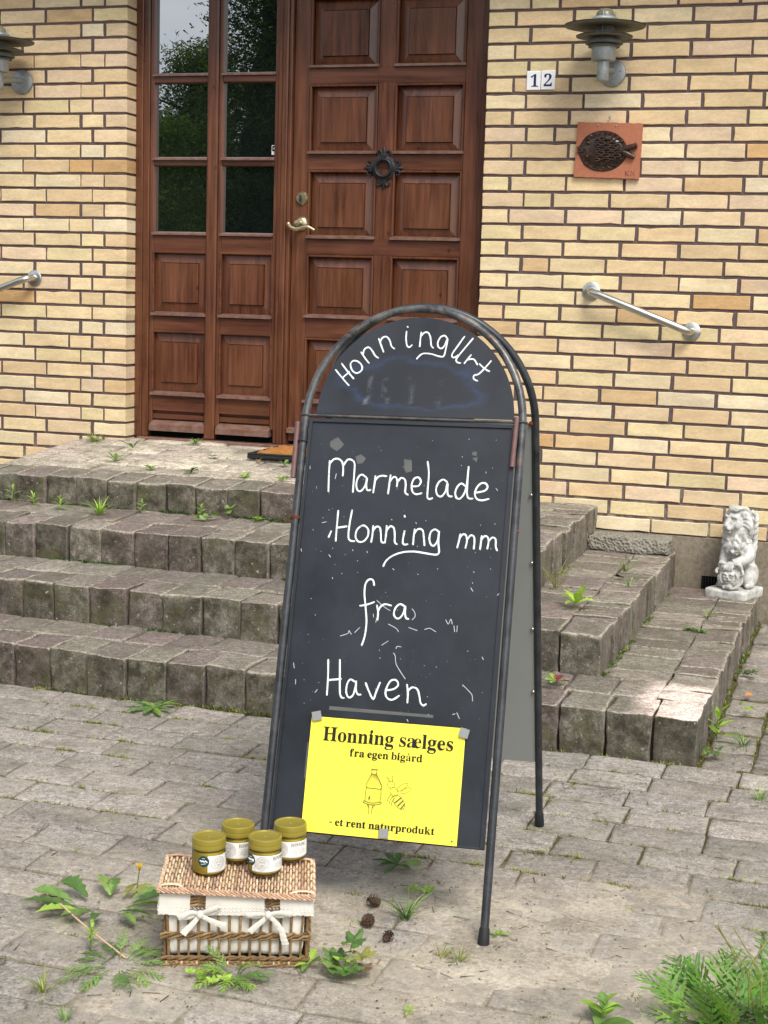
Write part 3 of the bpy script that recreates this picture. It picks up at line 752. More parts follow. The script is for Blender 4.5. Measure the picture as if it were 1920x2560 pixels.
# pierced scalloped plate
seg = 48; vs = []; fs = []
for i in range(seg):
    a = 2 * math.pi * i / seg
    ro = .056 + .0045 * math.cos(8 * a) + (.002 * math.cos(4 * a))
    for (r_, y_) in ((.029, .0), (.029, .010), (.034, .012), (.046, .009), (ro, .006), (ro, 0)):
        vs.append(kpt(r_, a, y_))
for i in range(seg):
    j = (i + 1) % seg
    for q in range(5): fs.append((i * 6 + q, i * 6 + q + 1, j * 6 + q + 1, j * 6 + q))
kn.add(vs, fs)
for q in range(4):
    a0 = q * math.pi / 2
    rd = Vector((math.sin(a0), 0, math.cos(a0))); td = Vector((math.cos(a0), 0, -math.sin(a0))); yv = Vector((0, -.006, 0))
    kn.tube([KC + rd * .050 + yv, KC + rd * .066 + yv, KC + rd * .078 + yv, KC + rd * .092 + yv], [.012, .008, .0075, .0012], 8, flat=(Vector((0, 1, 0)), .6))
    for s in (-1, 1):
        pts = []
        for t in range(15):
            u = t / 14; an = -.5 + u * 4.6; rr = .0125 * (1 - .35 * u)
            pts.append(KC + rd * (.064 + rr * math.sin(an)) + td * (s * (.0215 - rr * math.cos(an) * .95)) + yv)
        kn.tube([KC + rd * .052 + td * (s * .006) + yv] + pts, [.006] + [.0046 - .0016 * t / 14 for t in range(15)], 8)
ring = [kpt(.0365, 2 * math.pi * i / 36, .016) for i in range(36)]
kn.tube(ring, .0052, 10, closed=True)
kn.box(KC.x - .006, KC.x + .006, YF - .024, YF, KC.z + .030, KC.z + .052, .002)
kn.build('knocker', MAT['iron'], door_o, 40)

# ---- door frame
fr = MB()
fr.box(-1.667, -1.632, .087, .20, .597, 2.725, .003)
fr.box(-1.632, -1.601, .092, .20, .60, 2.70, .003)
fr.box(-.971, -.952, .093, .2, .60, 2.70, .003); fr.box(-.952, -.926, .087, .2, .60, 2.70, .004); fr.box(-.926, -.9105, .099, .2, .60, 2.70, .003)
fr.box(-.048, -.022, .105, .2, .60, 2.70, .003); fr.box(-.022, .0, .087, .2, .597, 2.725, .003)
fr.mat = 1
fr.box(-1.632, -.0225, .0885, .20, 2.66, 2.725, .003)
fr.box(-1.60, -.9715, .10, .2, 2.585, 2.66, .003)
fr.mat = 0
fr.build('door_frame', [MAT['wood_v'], MAT['wood_h']], house)
th = MB(); th.box(-1.64, -.02, .055, .2, .572, .6, .004); th.build('threshold', MAT['wood_skylit'], house)

# ---- side window beside the door
YS = .097
sw = MB()
sw.box(-1.601, -1.5815, YS + .004, .17, .66, 2.585, .003)
sw.box(-1.314, -1.262, .088, .17, .60, 2.60, .007)
sw.box(-1.262, -1.243, YS + .006, .17, .66, 2.585, .003)
sw.box(-.9905, -.9715, YS + .005, .17, .66, 2.585, .003)
sw.mat = 1
colx = [(-1.5815, -1.3145), (-1.2425, -.991)]
sp = []; ss = []; panes = []
for (x0, x1) in colx:
    for (a, b) in [(2.209, 2.238), (1.843, 1.868), (1.455, 1.532), (1.092, 1.163), (.722, .797)]:
        sw.box(x0, x1, YS + .004, .17, a, b, .003)
    sw.box(x0, x1, YS + .012, .17, .684, .708, .003)
    sw.box(x0, x1, YS + .028, .17, .705, .724)
    for (a, b) in [(2.253, 2.585), (1.882, 2.209), (1.547, 1.843)]:
        panes.append((x0, x1, a, b)); ss.append(sill_strip(x0 - .004, x1 + .004, a - .0155, YS + .004, .016, .012))
    for (a, b) in [(1.180, 1.455), (.812, 1.092)]:
        frame_panel(sw, sp, x0 + .004, x1 - .004, a, b - .006, YS + .006, (.036, .042), .02)
        ss.append(sill_strip(x0 - .006, x1 + .006, a - .016, YS + .004, .018, .016))
    ss.append(sill_strip(x0 - .006, x1 + .006, .630, YS + .004, .05, .022))
sw.mat = 2
sw.box(-1.60, -.972, .128, .17, .60, .632)
sw_o = sw.build('side_window', [MAT['wood_v'], MAT['wood_h'], MAT['dark']], house)
for p in sp: p.build('raised_panel', MAT['wood_v'], sw_o)
for s in ss: s.build('glazing_sill', MAT['wood_skylit'], sw_o)
for (x0, x1, a, b) in panes:
    g = MB(); g.box(x0 - .004, x1 + .004, YS + .030, YS + .036, a - .004, b + .004); g.build('pane', MAT['glass'], sw_o)
# little alarm sticker in the corner of a pane
st = MB(); st.box(-1.012, -.992, YS + .028, YS + .0295, 1.893, 1.935); st.mat = 1; st.box(-1.0095, -.9935, YS + .0272, YS + .0279, 1.909, 1.932)
st.mat = 0; st.add([(-1.006, YS + .027, 1.9205), (-.996, YS + .027, 1.9265), (-.996, YS + .027, 1.9145)], [(0, 1, 2)])
st.build('sticker', [MAT['enamel'], MAT['ink']], sw_o)

# ================================================================== THINGS ON THE WALL
def wall_lamp(x, label):
    t = thing('wall_lamp', label, 'wall lamp', (x, 0, 2.2), 0, 'galvanised lamps beside the door')
    ax = Vector((x, -.20, 0))
    p = MB(); p.lathe([(0, .016), (.046, .016), (.053, .012), (.055, .004), (.055, 0)], (x + .004, 0, 2.206), 36, Mz)
    for s in (-1, 1): p.ell((x + .004 + s * .035, -.017, 2.213), (.004, .003, .004), None, 8, 6)
    p.build('wall_plate', MAT['galv'], t, True)
    a = MB(); a.tube(catmull([(x + .003, -.012, 2.212), (x + .002, -.09, 2.206), (x, -.19, 2.195)], 5), .0135, 14)
    a.lathe([(0, 2.149), (.0215, 2.150), (.0235, 2.153), (.0235, 2.218), (.0235, 2.226)], ax, 28)
    a.lathe([(.0235, 2.224), (.044, 2.226), (.0475, 2.232), (.0475, 2.272), (.049, 2.283), (0, 2.284)], ax, 32)
    a.build('arm', MAT['galv'], t, True)
    g = MB(); g.lathe([(.030, 2.283), (.036, 2.30), (.038, 2.384), (.0385, 2.394), (.034, 2.410), (.022, 2.423), (0, 2.428)], ax, 28)
    g.build('glass', MAT['lampglass'], t, True)
    for (r0, z0, r1, z1) in [(.159, 2.3590, .050, 2.3715), (.1105, 2.3185, .050, 2.3310), (.0735, 2.2920, .046, 2.3090), (.062, 2.2800, .040, 2.2880)]:
        s = MB(); pr = [(r0, z0), (r0 + .0010, z0 + .0014)]
        for q in range(1, 7):
            u = q / 6; pr.append((r0 + (r1 - r0) * u, z0 + .0022 + (z1 - z0) * math.sin(u * math.pi / 2) ** .9))
        s.lathe(pr[1:], ax, 48)
        s.mat = 1; s.lathe([(r_, z_ - .0022) for r_, z_ in pr[:1] + pr[2:]], ax, 48)
        s.build('shade', [MAT['galv'], MAT['lampunder']], t, 50)
    s = MB()
    for q in range(3):
        an = q * 2.094 + .5
        s.tube([(x + .042 * math.cos(an), -.2 + .042 * math.sin(an), 2.284), (x + .042 * math.cos(an), -.2 + .042 * math.sin(an), 2.412)], .0028, 8)
    s.lathe([(.052, 2.3810), (.054, 2.3830), (.0500, 2.3900), (.039, 2.3950), (.038, 2.393)], ax, 36)
    s.build('cap_ring', MAT['galv'], t, 50)
    return t
wall_lamp(.522, 'galvanised tiered wall lamp above the brown fish plaque, right of the door')
wall_lamp(-2.205, 'galvanised tiered wall lamp at the left edge, above the left handrail')

# house number
GL = {}
for part_ in GLYPHS.split('|'):
    ch, dat = part_[0], part_[2:]
    GL[ch] = [[tuple(int(q) for q in p_.split(',')) for p_ in lo.split(' ')] for lo in dat.split('/')]
def glyph_width(ch):
    if ch == ' ': return 150
    if ch == '\u00e6': return 520
    if ch == '\u00e5': ch = 'a'
    return max(p_[0] for l_ in GL[ch] for p_ in l_) + 12
from mathutils.geometry import tessellate_polygon
def glyph(mb, ch, x, y, s, place, lift):
    """fill one letter; place(a,b,d) maps text plane + height to 3-D"""
    if ch == '\u00e6':
        glyph(mb, 'a', x, y, s, place, lift); glyph(mb, 'e', x + 232 * s, y, s, place, lift * 1.3); return
    if ch == '\u00e5':
        glyph(mb, 'a', x, y, s, place, lift)
        o = [(165 + 62 * math.cos(q * math.pi / 8), 415 + 62 * math.sin(q * math.pi / 8)) for q in range(16)]
        i_ = [(165 + 32 * math.cos(q * math.pi / 8), 415 + 32 * math.sin(q * math.pi / 8)) for q in range(16)]
        vs = [place(x + a_ * s, y + b_ * s, lift) for a_, b_ in o + i_]
        mb.add(vs, [(q, (q + 1) % 16, 16 + (q + 1) % 16, 16 + q) for q in range(16)]); return
    loops = GL[ch]
    tri = tessellate_polygon([[Vector((a_, b_, 0)) for a_, b_ in l_] for l_ in loops])
    flat_ = [p_ for l_ in loops for p_ in l_]
    mb.add([place(x + a_ * s, y + b_ * s, lift) for a_, b_ in flat_], [tuple(t_) for t_ in tri])
def text(mb, body, x, y, s, place, lift=.0004, width=None, bold=0.0):
    tot = sum(glyph_width(c_) for c_ in body) * s
    k_ = (width / tot) if width else 1.0
    for c_ in body:
        if c_ != ' ':
            pl_ = lambda a_, b_, d_, x_=x: place(x_ + (a_ - x_) * k_, b_, d_)
            glyph(mb, c_, x, y, s, pl_, lift)
            if bold and c_ in GL:
                for lo in GL[c_]: mb.tube([pl_(x + a_ * s, y + b_ * s, lift * .5) for a_, b_ in lo], bold, 4, closed=True)
        x += glyph_width(c_) * s * k_
def numtile(x, z, ch, label):
    o = MB(); o.box(x, x + .0585, -.008, 0, z, z + .0775, .0025)
    t = o.build('house_number_tile', MAT['enamel'], None)
    tag(t, label, 'number tile', 'white number tiles by the door')
    d = MB(); text(d, ch, x + (.014 if ch == '1' else .010), z + .014, .000105, lambda a_, b_, q_: (a_, -.0083 - q_, b_), .0003, None)
    d.build('digit', MAT['blue'], t)
numtile(.171, 2.1425, '1', 'white enamel tile with a dark blue figure 1')
numtile(.2318, 2.1435, '2', 'white enamel tile with a dark blue figure 2')

# fish plaque
pq = thing('fish_plaque', 'square terracotta plaque with a dark glazed flatfish relief hanging under the right lamp', 'plaque', (.525, 0, 1.9))
PR = Matrix.Rotation(R(1.5), 4, 'Y')
def pq_p(a, b, y): return Vector((.525, y, 1.899)) + PR.to_3x3() @ Vector((a, 0, b))
m_ = MB(); n_ = 14
per = []
for i in range(n_): per.append((-.134 + .268 * i / n_, -.111))
for i in range(n_): per.append((.134, -.111 + .222 * i / n_))
for i in range(n_): per.append((.134 - .268 * i / n_, .111))
for i in range(n_): per.append((-.134, .111 - .222 * i / n_))
per = [(a + random.gauss(0, .0008), b + random.gauss(0, .0008)) for a, b in per]
m_.prism(per, lambda a, b: pq_p(a, b, -.003), lambda a, b: pq_p(a * .992, b * .992, -.017))
m_.build('tile', MAT['terra'], pq)
f_ = MB()
def fishz(a, b): return 0
outl = []
for i in range(40):
    t = 2 * math.pi * i / 40
    a = -.022 + .105 * math.cos(t); b = -.004 + .083 * math.sin(t) * (1 - .12 * math.cos(t) ** 4)
    if math.cos(t) < -.75: b *= 1 - (-.75 - math.cos(t)) * 1.6
    outl.append((a, b))
f_.prism(outl, lambda a, b: pq_p(a, b, -.016), lambda a, b: pq_p(-.022 + (a + .022) * .93, b * .93, -.023))
f_.ell(pq_p(-.02, -.004, -.020), (.088, .012, .066))
f_.tube([pq_p(.06, .0, -.022), pq_p(.085, .012, -.026), pq_p(.118, .022, -.028)], [.014, .012, .011], 10)
f_.tube([pq_p(.06, -.006, -.022), pq_p(.085, -.014, -.026), pq_p(.112, -.026, -.027)], [.014, .011, .009], 10)
rs = random.Random(3)
for row in range(6):
    for q in range(5):
        a = -.040 + row * .021 + rs.uniform(-.003, .003); b = .040 - q * .019 + (row % 2) * .008 - .004
        if (a + .01) ** 2 / .07 ** 2 + b ** 2 / .052 ** 2 > 1.05: continue
        f_.tube(catmull([pq_p(a - .012, b + .002, -.030), pq_p(a, b + .0065, -.036), pq_p(a + .0125, b, -.036), pq_p(a, b - .0065, -.036), pq_p(a - .010, b - .002, -.030)], 3), .0036, 7)
for q in range(26):
    t = q / 25 * 2 * math.pi
    if abs(math.cos(t)) > .9: continue
    a = -.022; s_ = .80
    f_.tube([pq_p(-.022 + .070 * math.cos(t), .066 * math.sin(t), -.026), pq_p(-.022 + .092 * math.cos(t) + .006, .074 * math.sin(t), -.026)], .0028, 6)
f_.ell(pq_p(-.082, .026, -.030), (.008, .006, .008)); f_.ell(pq_p(-.082, -.028, -.028), (.006, .005, .006))
f_.tube([pq_p(-.126, .010, -.022), pq_p(-.098, -.002, -.028)], [.003, .006], 7); f_.tube([pq_p(-.126, -.012, -.022), pq_p(-.098, -.004, -.028)], [.003, .006], 7)
f_.build('fish_relief', MAT['glaze'], pq, True)
ini = MB()
for st_ in [[(.078, -.100), (.079, -.078)], [(.092, -.080), (.080, -.090), (.094, -.100)], [(.101, -.100), (.102, -.079), (.113, -.098), (.114, -.077)]]:
    ini.tube([pq_p(a, b, -.0172) for a, b in st_], .0011, 5)
ini.build('initials', MAT['glaze'], pq)
hk = MB(); hk.tube([pq_p(-.012, .108, -.01), (.525, -.008, 2.030), pq_p(.014, .108, -.01)], .0012, 6); hk.lathe([(0, .016), (.005, .015), (.002, .010), (.002, 0)], (.525, 0, 2.031), 12, Mz)
hk.build('hook', MAT['galv'], pq, True)
for a in (-.048, .026):
    hk = MB(); hk.ell(pq_p(a, .098, -.018), (.0045, .003, .0035)); hk.build('rivet', MAT['galv'], pq, True)

def handrail(p0, p1, label):
    t = thing('handrail', label, 'handrail', (p0[0], 0, p0[1]), 0, 'short steel handrails beside the steps')
    for p in (p0, p1):
        f = MB(); f.lathe([(0, .010), (.030, .010), (.037, .006), (.038, 0)], (p[0], 0, p[1]), 36, Mz); f.build('flange', MAT['steel'], t, True)
    a = Vector((p0[0], -.008, p0[1])); b = Vector((p1[0], -.008, p1[1])); d = (b - a).normalized(); o = Vector((0, -.062, 0))
    pts = [a, a + o * .35, a + o * .8 + d * .012, a + o + d * .045]
    pts2 = [b + o - d * .045, b + o * .8 - d * .012, b + o * .35, b]
    g = MB(); g.tube(catmull(pts, 6) + catmull(pts2, 6), .0162, 18); g.build('rail', MAT['steel'], t, True)
handrail((.482, 1.330), (.902, 1.176), 'short slanting steel handrail on the wall right of the door, above the stone lion')
handrail((-2.140, 1.318), (-2.56, 1.164), 'short slanting steel handrail at the left edge, below the left lamp')

# ================================================================== STEPS, PAVING, GROUND
G7 = [-1, -.9, -.55, 0, .55, .9, 1]
G5 = [-1, -.84, 0, .84, 1]
G9 = [-1, -.94, -.78, -.4, 0, .4, .78, .94, 1]
SIDX = 0
patch_on = False
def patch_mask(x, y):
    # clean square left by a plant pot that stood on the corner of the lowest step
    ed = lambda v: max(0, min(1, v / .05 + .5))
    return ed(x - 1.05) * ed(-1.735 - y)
def rstone(mb, x0, x1, y0, y1, z0, z1, r=.012, col=(.3, .3, .3), g=G7, slope=0.0, amp=.0028, rot=0.0, dustf=None):
    global SIDX
    SIDX += 1
    h = Vector(((x1 - x0) / 2, (y1 - y0) / 2, (z1 - z0) / 2)); c = Vector(((x0 + x1) / 2, (y0 + y1) / 2, (z0 + z1) / 2))
    n = len(g); idx = {}; vs = []; cs = []; fs = []
    sd_ = SIDX * 3.17
    ca, sa = math.cos(rot), math.sin(rot)
    tx = random.gauss(0, .010 if dustf is None else .004); ty = random.gauss(0, .010 if dustf is None else .004)
    def vert(i, j, k_):
        key = (i, j, k_)
        if key in idx: return idx[key]
        p = Vector((g[i] * h.x, g[j] * h.y, g[k_] * h.z))
        q = Vector((max(-(h.x - r), min(h.x - r, p.x)), max(-(h.y - r), min(h.y - r, p.y)), max(-(h.z - r), min(h.z - r, p.z))))
        d = p - q
        nd = sum(1 for a in d if abs(a) > 1e-7)
        if d.length > 1e-9: p = q + d.normalized() * r
        nn = noise.noise_vector((p + Vector((sd_, sd_ * .7, 0))) * 26) * amp + noise.noise_vector((p + Vector((sd_, 0, sd_))) * 9) * amp * 1.3
        if nd >= 2:
            nn *= 1.5
            e_ = (1.0 if j <= 1 or i >= n - 2 and n == 9 else .30) if k_ == n - 1 else (.6 if k_ == n - 2 and j <= 1 else .0)
        else: e_ = .0
        p = p + nn
        p.z += p.x * tx + p.y * ty + p.y * slope
        p = Vector((p.x * ca - p.y * sa, p.x * sa + p.y * ca, p.z))
        w_ = p + c
        if dustf: e_ = dustf(w_.x, w_.y)
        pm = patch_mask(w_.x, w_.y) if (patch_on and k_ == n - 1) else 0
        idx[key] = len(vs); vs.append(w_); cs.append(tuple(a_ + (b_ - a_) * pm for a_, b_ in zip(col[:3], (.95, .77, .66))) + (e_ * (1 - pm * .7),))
        return idx[key]
    R_ = range(n - 1)
    for a in R_:
        for b in R_:
            fs.append((vert(a, b, n - 1), vert(a + 1, b, n - 1), vert(a + 1, b + 1, n - 1), vert(a, b + 1, n - 1)))
            fs.append((vert(a, 0, b), vert(a + 1, 0, b), vert(a + 1, 0, b + 1), vert(a, 0, b + 1)))
            fs.append((vert(n - 1, a, b), vert(n - 1, a + 1, b), vert(n - 1, a + 1, b + 1), vert(n - 1, a, b + 1)))
            fs.append((vert(0, a, b + 1), vert(0, a + 1, b + 1), vert(0, a + 1, b), vert(0, a, b)))
            fs.append((vert(a, n - 1, b + 1), vert(a + 1, n - 1, b + 1), vert(a + 1, n - 1, b), vert(a, n - 1, b)))
    mb.add(vs, fs, cs)

STONE = [srgb(150, 141, 128), srgb(136, 127, 117), srgb(142, 130, 122), srgb(128, 121, 109), srgb(146, 140, 126), srgb(136, 122, 115), srgb(156, 147, 134)]
def scol(k_=1.0, pal=STONE):
    c = random.choice(pal); t = random.uniform(.78, 1.12) * k_
    return tuple(x * t for x in c)
steps = thing('stone_steps', 'weathered grey stone steps climbing to the front door, weeds in their joints', 'steps', (-.3, -1.0, 0))
TIERS = [  # front y, right x, left x, top at front, top at wall, previous top
    (-2.125, 1.237, -2.91, .134, .122, -.03, 'step'),
    (-1.735, .889, -2.56, .263, .270, .115, 'step'),
    (-1.325, .549, -2.22, .394, .440, .245, 'step'),
    (-.900, .207, -1.885, .520, .588, .375, 'landing')]
fills = []
for ti, (yf, xr, xl, zf, zb, zp, nm) in enumerate(TIERS):
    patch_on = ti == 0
    mb = MB()
    sl = (zb - zf) / -yf
    def zt(y, sl=sl, zf=zf, yf=yf): return zf + (y - yf) * sl + random.gauss(0, .0016)
    # front row
    x = xr; first = True
    while x > xl:
        wdt = random.gauss(.1375, .005)
        x0 = max(x - wdt, xl - .01)
        dj = random.gauss(0, .005)
        rstone(mb, x0 + .0034, x - .0034, yf + dj, yf + .187 + random.gauss(0, .005), zp - .03, zt(yf + .09), random.uniform(.0035, .0065), scol(.92), G9, sl, .0034, random.gauss(0, .008))
        x -= wdt
    ynext = TIERS[ti + 1][0] if ti < 3 else .0
    if ti < 3:
        xin = TIERS[ti + 1][1]
        # second row behind the front row, up to the next riser
        x = xr - .143
        while x > xl + .14:
            wdt = random.choice([.138, .14, .142, .21])
            rstone(mb, x - wdt + .0022, x - .0022, yf + .193, ynext + .02, zp - .01, zt(yf + .29), .005, scol(1.0), G5, sl, .0025, random.gauss(0, .006))
            x -= wdt
        # border and infill along both sides
        for sgn, xe, xi in ((1, xr, xin), (-1, xl, TIERS[ti + 1][2])):
            y = yf + .192
            while y < -.012:
                ln = random.choice([.07, .085, .10, .12]) if random.random() < .8 else .14
                y1 = min(y + ln, -.006)
                a, b = (xe - .142, xe) if sgn > 0 else (xe, xe + .142)
                dj = random.gauss(0, .0035)
                if y1 - y > .03:
                    rstone(mb, a + dj, b + dj, y + .002, y1 - .002, zp - .03, zt((y + y1) / 2), random.uniform(.0035, .006), scol(1.0), G9, sl, .003, random.gauss(0, .008))
                y = y1
            y = yf + .40
            while y < -.012:
                ln = random.choice([.14, .14, .21])
                y1 = min(y + ln, -.006)
                a, b = (xi - .02, xe - .146) if sgn > 0 else (xe + .146, xi + .02)
                if y1 - y > .03:
                    rstone(mb, a, b, y + .002, y1 - .002, zp, zt((y + y1) / 2) - .001, .005, scol(1.0), G5, sl, .0025, 0)
                y = y1
    else:
        LP = [srgb(204, 192, 172), srgb(192, 180, 164), srgb(214, 202, 182), srgb(198, 182, 168), srgb(184, 174, 156)]
        y = yf + .192; row = 0
        while y < .05:
            y1 = min(y + .138, .056)
            x = xr - (.14 if row % 2 else .07)
            if y > -.02: xa, xb = -1.655, -.012
            else: xa, xb = xl, xr
            x = xb
            ff = True
            while x > xa + .03:
                wdt = .21 if not (ff and row % 2) else .105
                ff = False
                x0 = max(x - wdt, xa)
                yy1 = min(y1, -.004) if (y < -.004 and (x > -.0 or x0 < -1.67)) else y1
                if y1 - y > .02: rstone(mb, x0 + .002, x - .002, y + .002, yy1 - .002, zp + .03, zt((y + y1) / 2), .007, scol(1.0, LP), G5, sl, .0022, 0)
                x -= wdt
            y = y1; row += 1
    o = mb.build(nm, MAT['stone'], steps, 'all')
    # bed under the stones
    fills.append((xl + .02, xr - .02, yf + .03, zp - .02, zf - .012, zb - .012))
bed = MB()
for (a, b, yf, z0, z1, z2) in fills:
    bed.add([(a, yf, -.1), (b, yf, -.1), (b, -.004, -.1), (a, -.004, -.1), (a, yf, z1 - .004), (b, yf, z1 - .004), (b, -.004, z2 - .004), (a, -.004, z2 - .004)],
            [(4, 5, 6, 7), (0, 1, 5, 4), (1, 2, 6, 5), (3, 0, 4, 7)])
a, b, yf, z0, z1, z2 = fills[-1]
bed.box(-1.66, -.01, -.01, .15, .3, .572)
bed.build('joint_bed', MAT['soil'], steps)

patch_on = False
BL = [(1.05, -3.22, .26, .9), (1.22, -3.50, .33, 1.1), (.78, -3.50, .22, .8), (.20, -3.62, .24, .9), (.55, -4.05, .25, .5), (1.05, -3.85, .35, .9),
      (1.05, -2.42, .12, .35), (1.45, -2.75, .2, .25), (.33, -3.86, .18, .5), (-.25, -3.35, .2, .25), (.62, -3.30, .2, .35), (1.5, -3.5, .3, .6)]
def sand_h(x, y):
    f = 0
    for (a, b, r_, k_) in BL:
        d = ((x - a) ** 2 + (y - b) ** 2) / (r_ * r_)
        if d < 6: f += k_ * math.exp(-d)
    n1 = fb(x * 5, y * 5, 1.3) ; n2 = fb(x * 18, y * 18, 4.1, 3)
    h_ = -.0082 + min(f, 1.2) * (.0078 + .007 * n1) + .0018 * n1 + .0012 * n2
    return min(h_, .0048)
def pdust(x, y): return max(0, min(1, (sand_h(x, y) + .0075) / .0085))
# paving
PV = [srgb(160, 153, 144), srgb(151, 144, 136), srgb(165, 157, 148), srgb(156, 148, 139), srgb(146, 140, 131), srgb(163, 154, 145)]
pv = MB()
y = -2.135; row = 0
PIT = .1375
while y > -5.4:
    y0 = y - PIT
    x = -2.3 + (.105 if row % 2 else 0) + random.uniform(-.03, .03)
    while x < 3.2:
        wdt = .212 + random.uniform(-.012, .014)
        rstone(pv, x + .0026, x + wdt - .0026, y0 + .0026, y - .0026, -.06, random.gauss(0, .0012), .0045, scol(1.0, PV), G7 if y > -4.5 and -1.3 < x < 1.9 else G5, 0, .0018, random.gauss(0, .008), pdust)
        x += wdt
    y = y0; row += 1
x = 1.247; colm = 0
while x < 3.2:
    x1 = x + PIT; y = -.01 - (.105 if colm % 2 else 0) - random.uniform(0, .03)
    while y > -2.12:
        wdt = .212 + random.uniform(-.02, .02); y0 = max(y - wdt, -2.132)
        if y - y0 > .03:
            rstone(pv, x + .003, x1 - .003, y0 + .003, y - .003, -.06, random.gauss(-.004, .0045), .010, scol(.82, PV), G5, 0, .0035, random.gauss(0, .012), lambda a_, b_: 0)
        y = y0
    x = x1; colm += 1
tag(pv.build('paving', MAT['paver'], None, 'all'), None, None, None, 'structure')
gr = MB(); gr.box(-60, 60, -60, 60, -.5, -.045); tag(gr.build('ground', MAT['soil'], None), None, None, None, 'structure')

# sand and soil that fills the joints and drifts over the stones
sd_ = MB(); nx, ny = 330, 215
xs = [-1.6 + 4.4 * i / nx for i in range(nx + 1)]; ys = [-2.09 - 3.1 * (j / ny) for j in range(ny + 1)]
vs = [(x, y, sand_h(x, y)) for y in ys for x in xs]
fs = [(j * (nx + 1) + i, (j + 1) * (nx + 1) + i, (j + 1) * (nx + 1) + i + 1, j * (nx + 1) + i + 1) for j in range(ny) for i in range(nx)]
sd_.add(vs, fs)
nx2, ny2 = 80, 100
o = len(sd_.v)
xs2 = [1.225 + 1.6 * i / nx2 for i in range(nx2 + 1)]; ys2 = [-.0 - 2.095 * (j / ny2) for j in range(ny2 + 1)]
vs = [(x, y, -.0135 + .0045 * fb(x * 5, y * 5, 1.3) + .002 * fb(x * 18, y * 18, 4.1, 3)) for y in ys2 for x in xs2]
fs = [(j * (nx2 + 1) + i, (j + 1) * (nx2 + 1) + i, (j + 1) * (nx2 + 1) + i + 1, j * (nx2 + 1) + i + 1) for j in range(ny2) for i in range(nx2)]
sd_.add(vs, fs)
tag(sd_.build('sand', MAT['sand'], None, 'all'), None, None, None, 'stuff')

# door mat
dm = thing('doormat', 'brown coir doormat with a black rubber rim on the landing before the door', 'doormat', (-.55, -.14, .575), R(-.5))
def mz(y): return .520 + (y + .9) * .0756
q = MB(); q.box(-.925, -.20, -.305, .04, mz(-.13) - .004, mz(-.13) + .012, .003)
for (a, b, c_, d_) in [(-.925, -.20, -.305, -.285), (-.925, -.905, -.285, .04), (-.22, -.20, -.285, .04)]:
    q.box(a, b, c_, d_, mz(-.13) + .012, mz(-.13) + .020, .003)
q.build('rim', MAT['rubber'], dm)
q = MB(); nxm, nym = 70, 34
vs = []
for j in range(nym + 1):
    for i in range(nxm + 1):
        xx = -.895 + .67 * i / nxm; yy = -.275 + .30 * j / nym
        ed = min(i, nxm - i, j, nym - j)
        vs.append((xx + (.012 * fb(xx * 30, yy * 30) if ed < 1 else 0), yy, mz(-.13) + .010 + (.014 if ed else 0) + .010 * fb(xx * 26, yy * 60, 2) + .006 * math.sin(yy * 120 + 3 * fb(xx * 6, yy * 6))))
q.add(vs, [(j * (nxm + 1) + i, j * (nxm + 1) + i + 1, (j + 1) * (nxm + 1) + i + 1, (j + 1) * (nxm + 1) + i) for j in range(nym) for i in range(nxm)])
q.build('coir_bristles', MAT['coir'], dm)

# loose slab on the step
q = MB()
SIDX = 900
rstone(q, -.165, .165, -.075, .075, 0, .068, .012, (.3, .3, .28), [-1, -.95, -.8, -.6, -.4, -.2, 0, .2, .4, .6, .8, .95, 1], 0, .006)
sl_o = q.build('loose_stone', MAT['slab'], None, 'all')
sl_o.location = (.715, -.105, .268); sl_o.rotation_euler = (R(-1), R(1.0), R(-3))
tag(sl_o, 'rough concrete slab lying on a step against the brick wall', 'stone slab')

# ================================================================== LION STATUE
lion = thing('lion_statue', 'white cast stone lion sitting with one paw on a shield, on the lowest step', 'statue', (1.152, -.118, .124), R(-20.5))
LM = root_matrix(lion)
def LP_(x, y, z): return LM @ Vector((x, y, z))
b_ = MB()
def le(c, r, rot=None): b_.ell(LP_(*c), r, (LM.to_3x3() @ (rot or Matrix.Identity(3))), 18, 12)
def lt(pts, r, seg=10, k=4):
    P_ = catmull([LP_(*p) for p in pts], k)
    if isinstance(r, (list, tuple)):
        n_ = len(P_); rr = []
        for i in range(n_):
            u = i / (n_ - 1) * (len(r) - 1); j = min(int(u), len(r) - 2); rr.append(r[j] * (1 - (u - j)) + r[j + 1] * (u - j))
    else: rr = r
    b_.tube(P_, rr, seg)
RX = lambda a: Matrix.Rotation(R(a), 3, 'X')
RZ = lambda a: Matrix.Rotation(R(a), 3, 'Z')
RY = lambda a: Matrix.Rotation(R(a), 3, 'Y')
# trunk, haunches
lt([(0, .035, .075), (0, .030, .13), (.002, .010, .19), (0, -.005, .235)], [.056, .056, .052, .052], 16)
le((.045, .022, .085), (.033, .048, .055), RX(-20)); le((-.045, .022, .08), (.030, .046, .052), RX(-20))
le((.062, -.012, .050), (.016, .034, .014)); le((-.058, -.010, .048), (.016, .034, .014))
lt([(-.03, .065, .05), (-.065, .045, .046), (-.072, .01, .046)], [.010, .009, .010])
# straight foreleg (viewer's left) and raised foreleg over the shield
lt([(-.040, -.012, .20), (-.046, -.030, .15), (-.044, -.036, .10), (-.043, -.040, .055)], [.026, .020, .016, .016], 12)
le((-.043, -.052, .046), (.019, .025, .012))
lt([(.046, -.010, .205), (.060, -.028, .172), (.040, -.058, .150), (.016, -.078, .140)], [.028, .026, .021, .018], 12)
le((.010, -.086, .136), (.021, .016, .014), RX(25))
for q_ in range(4):
    lt([(-.006 + q_ * .0105, -.092, .137), (-.007 + q_ * .0105, -.102, .127), (-.007 + q_ * .0105, -.102, .115)], [.0062, .0062, .0048], 8)
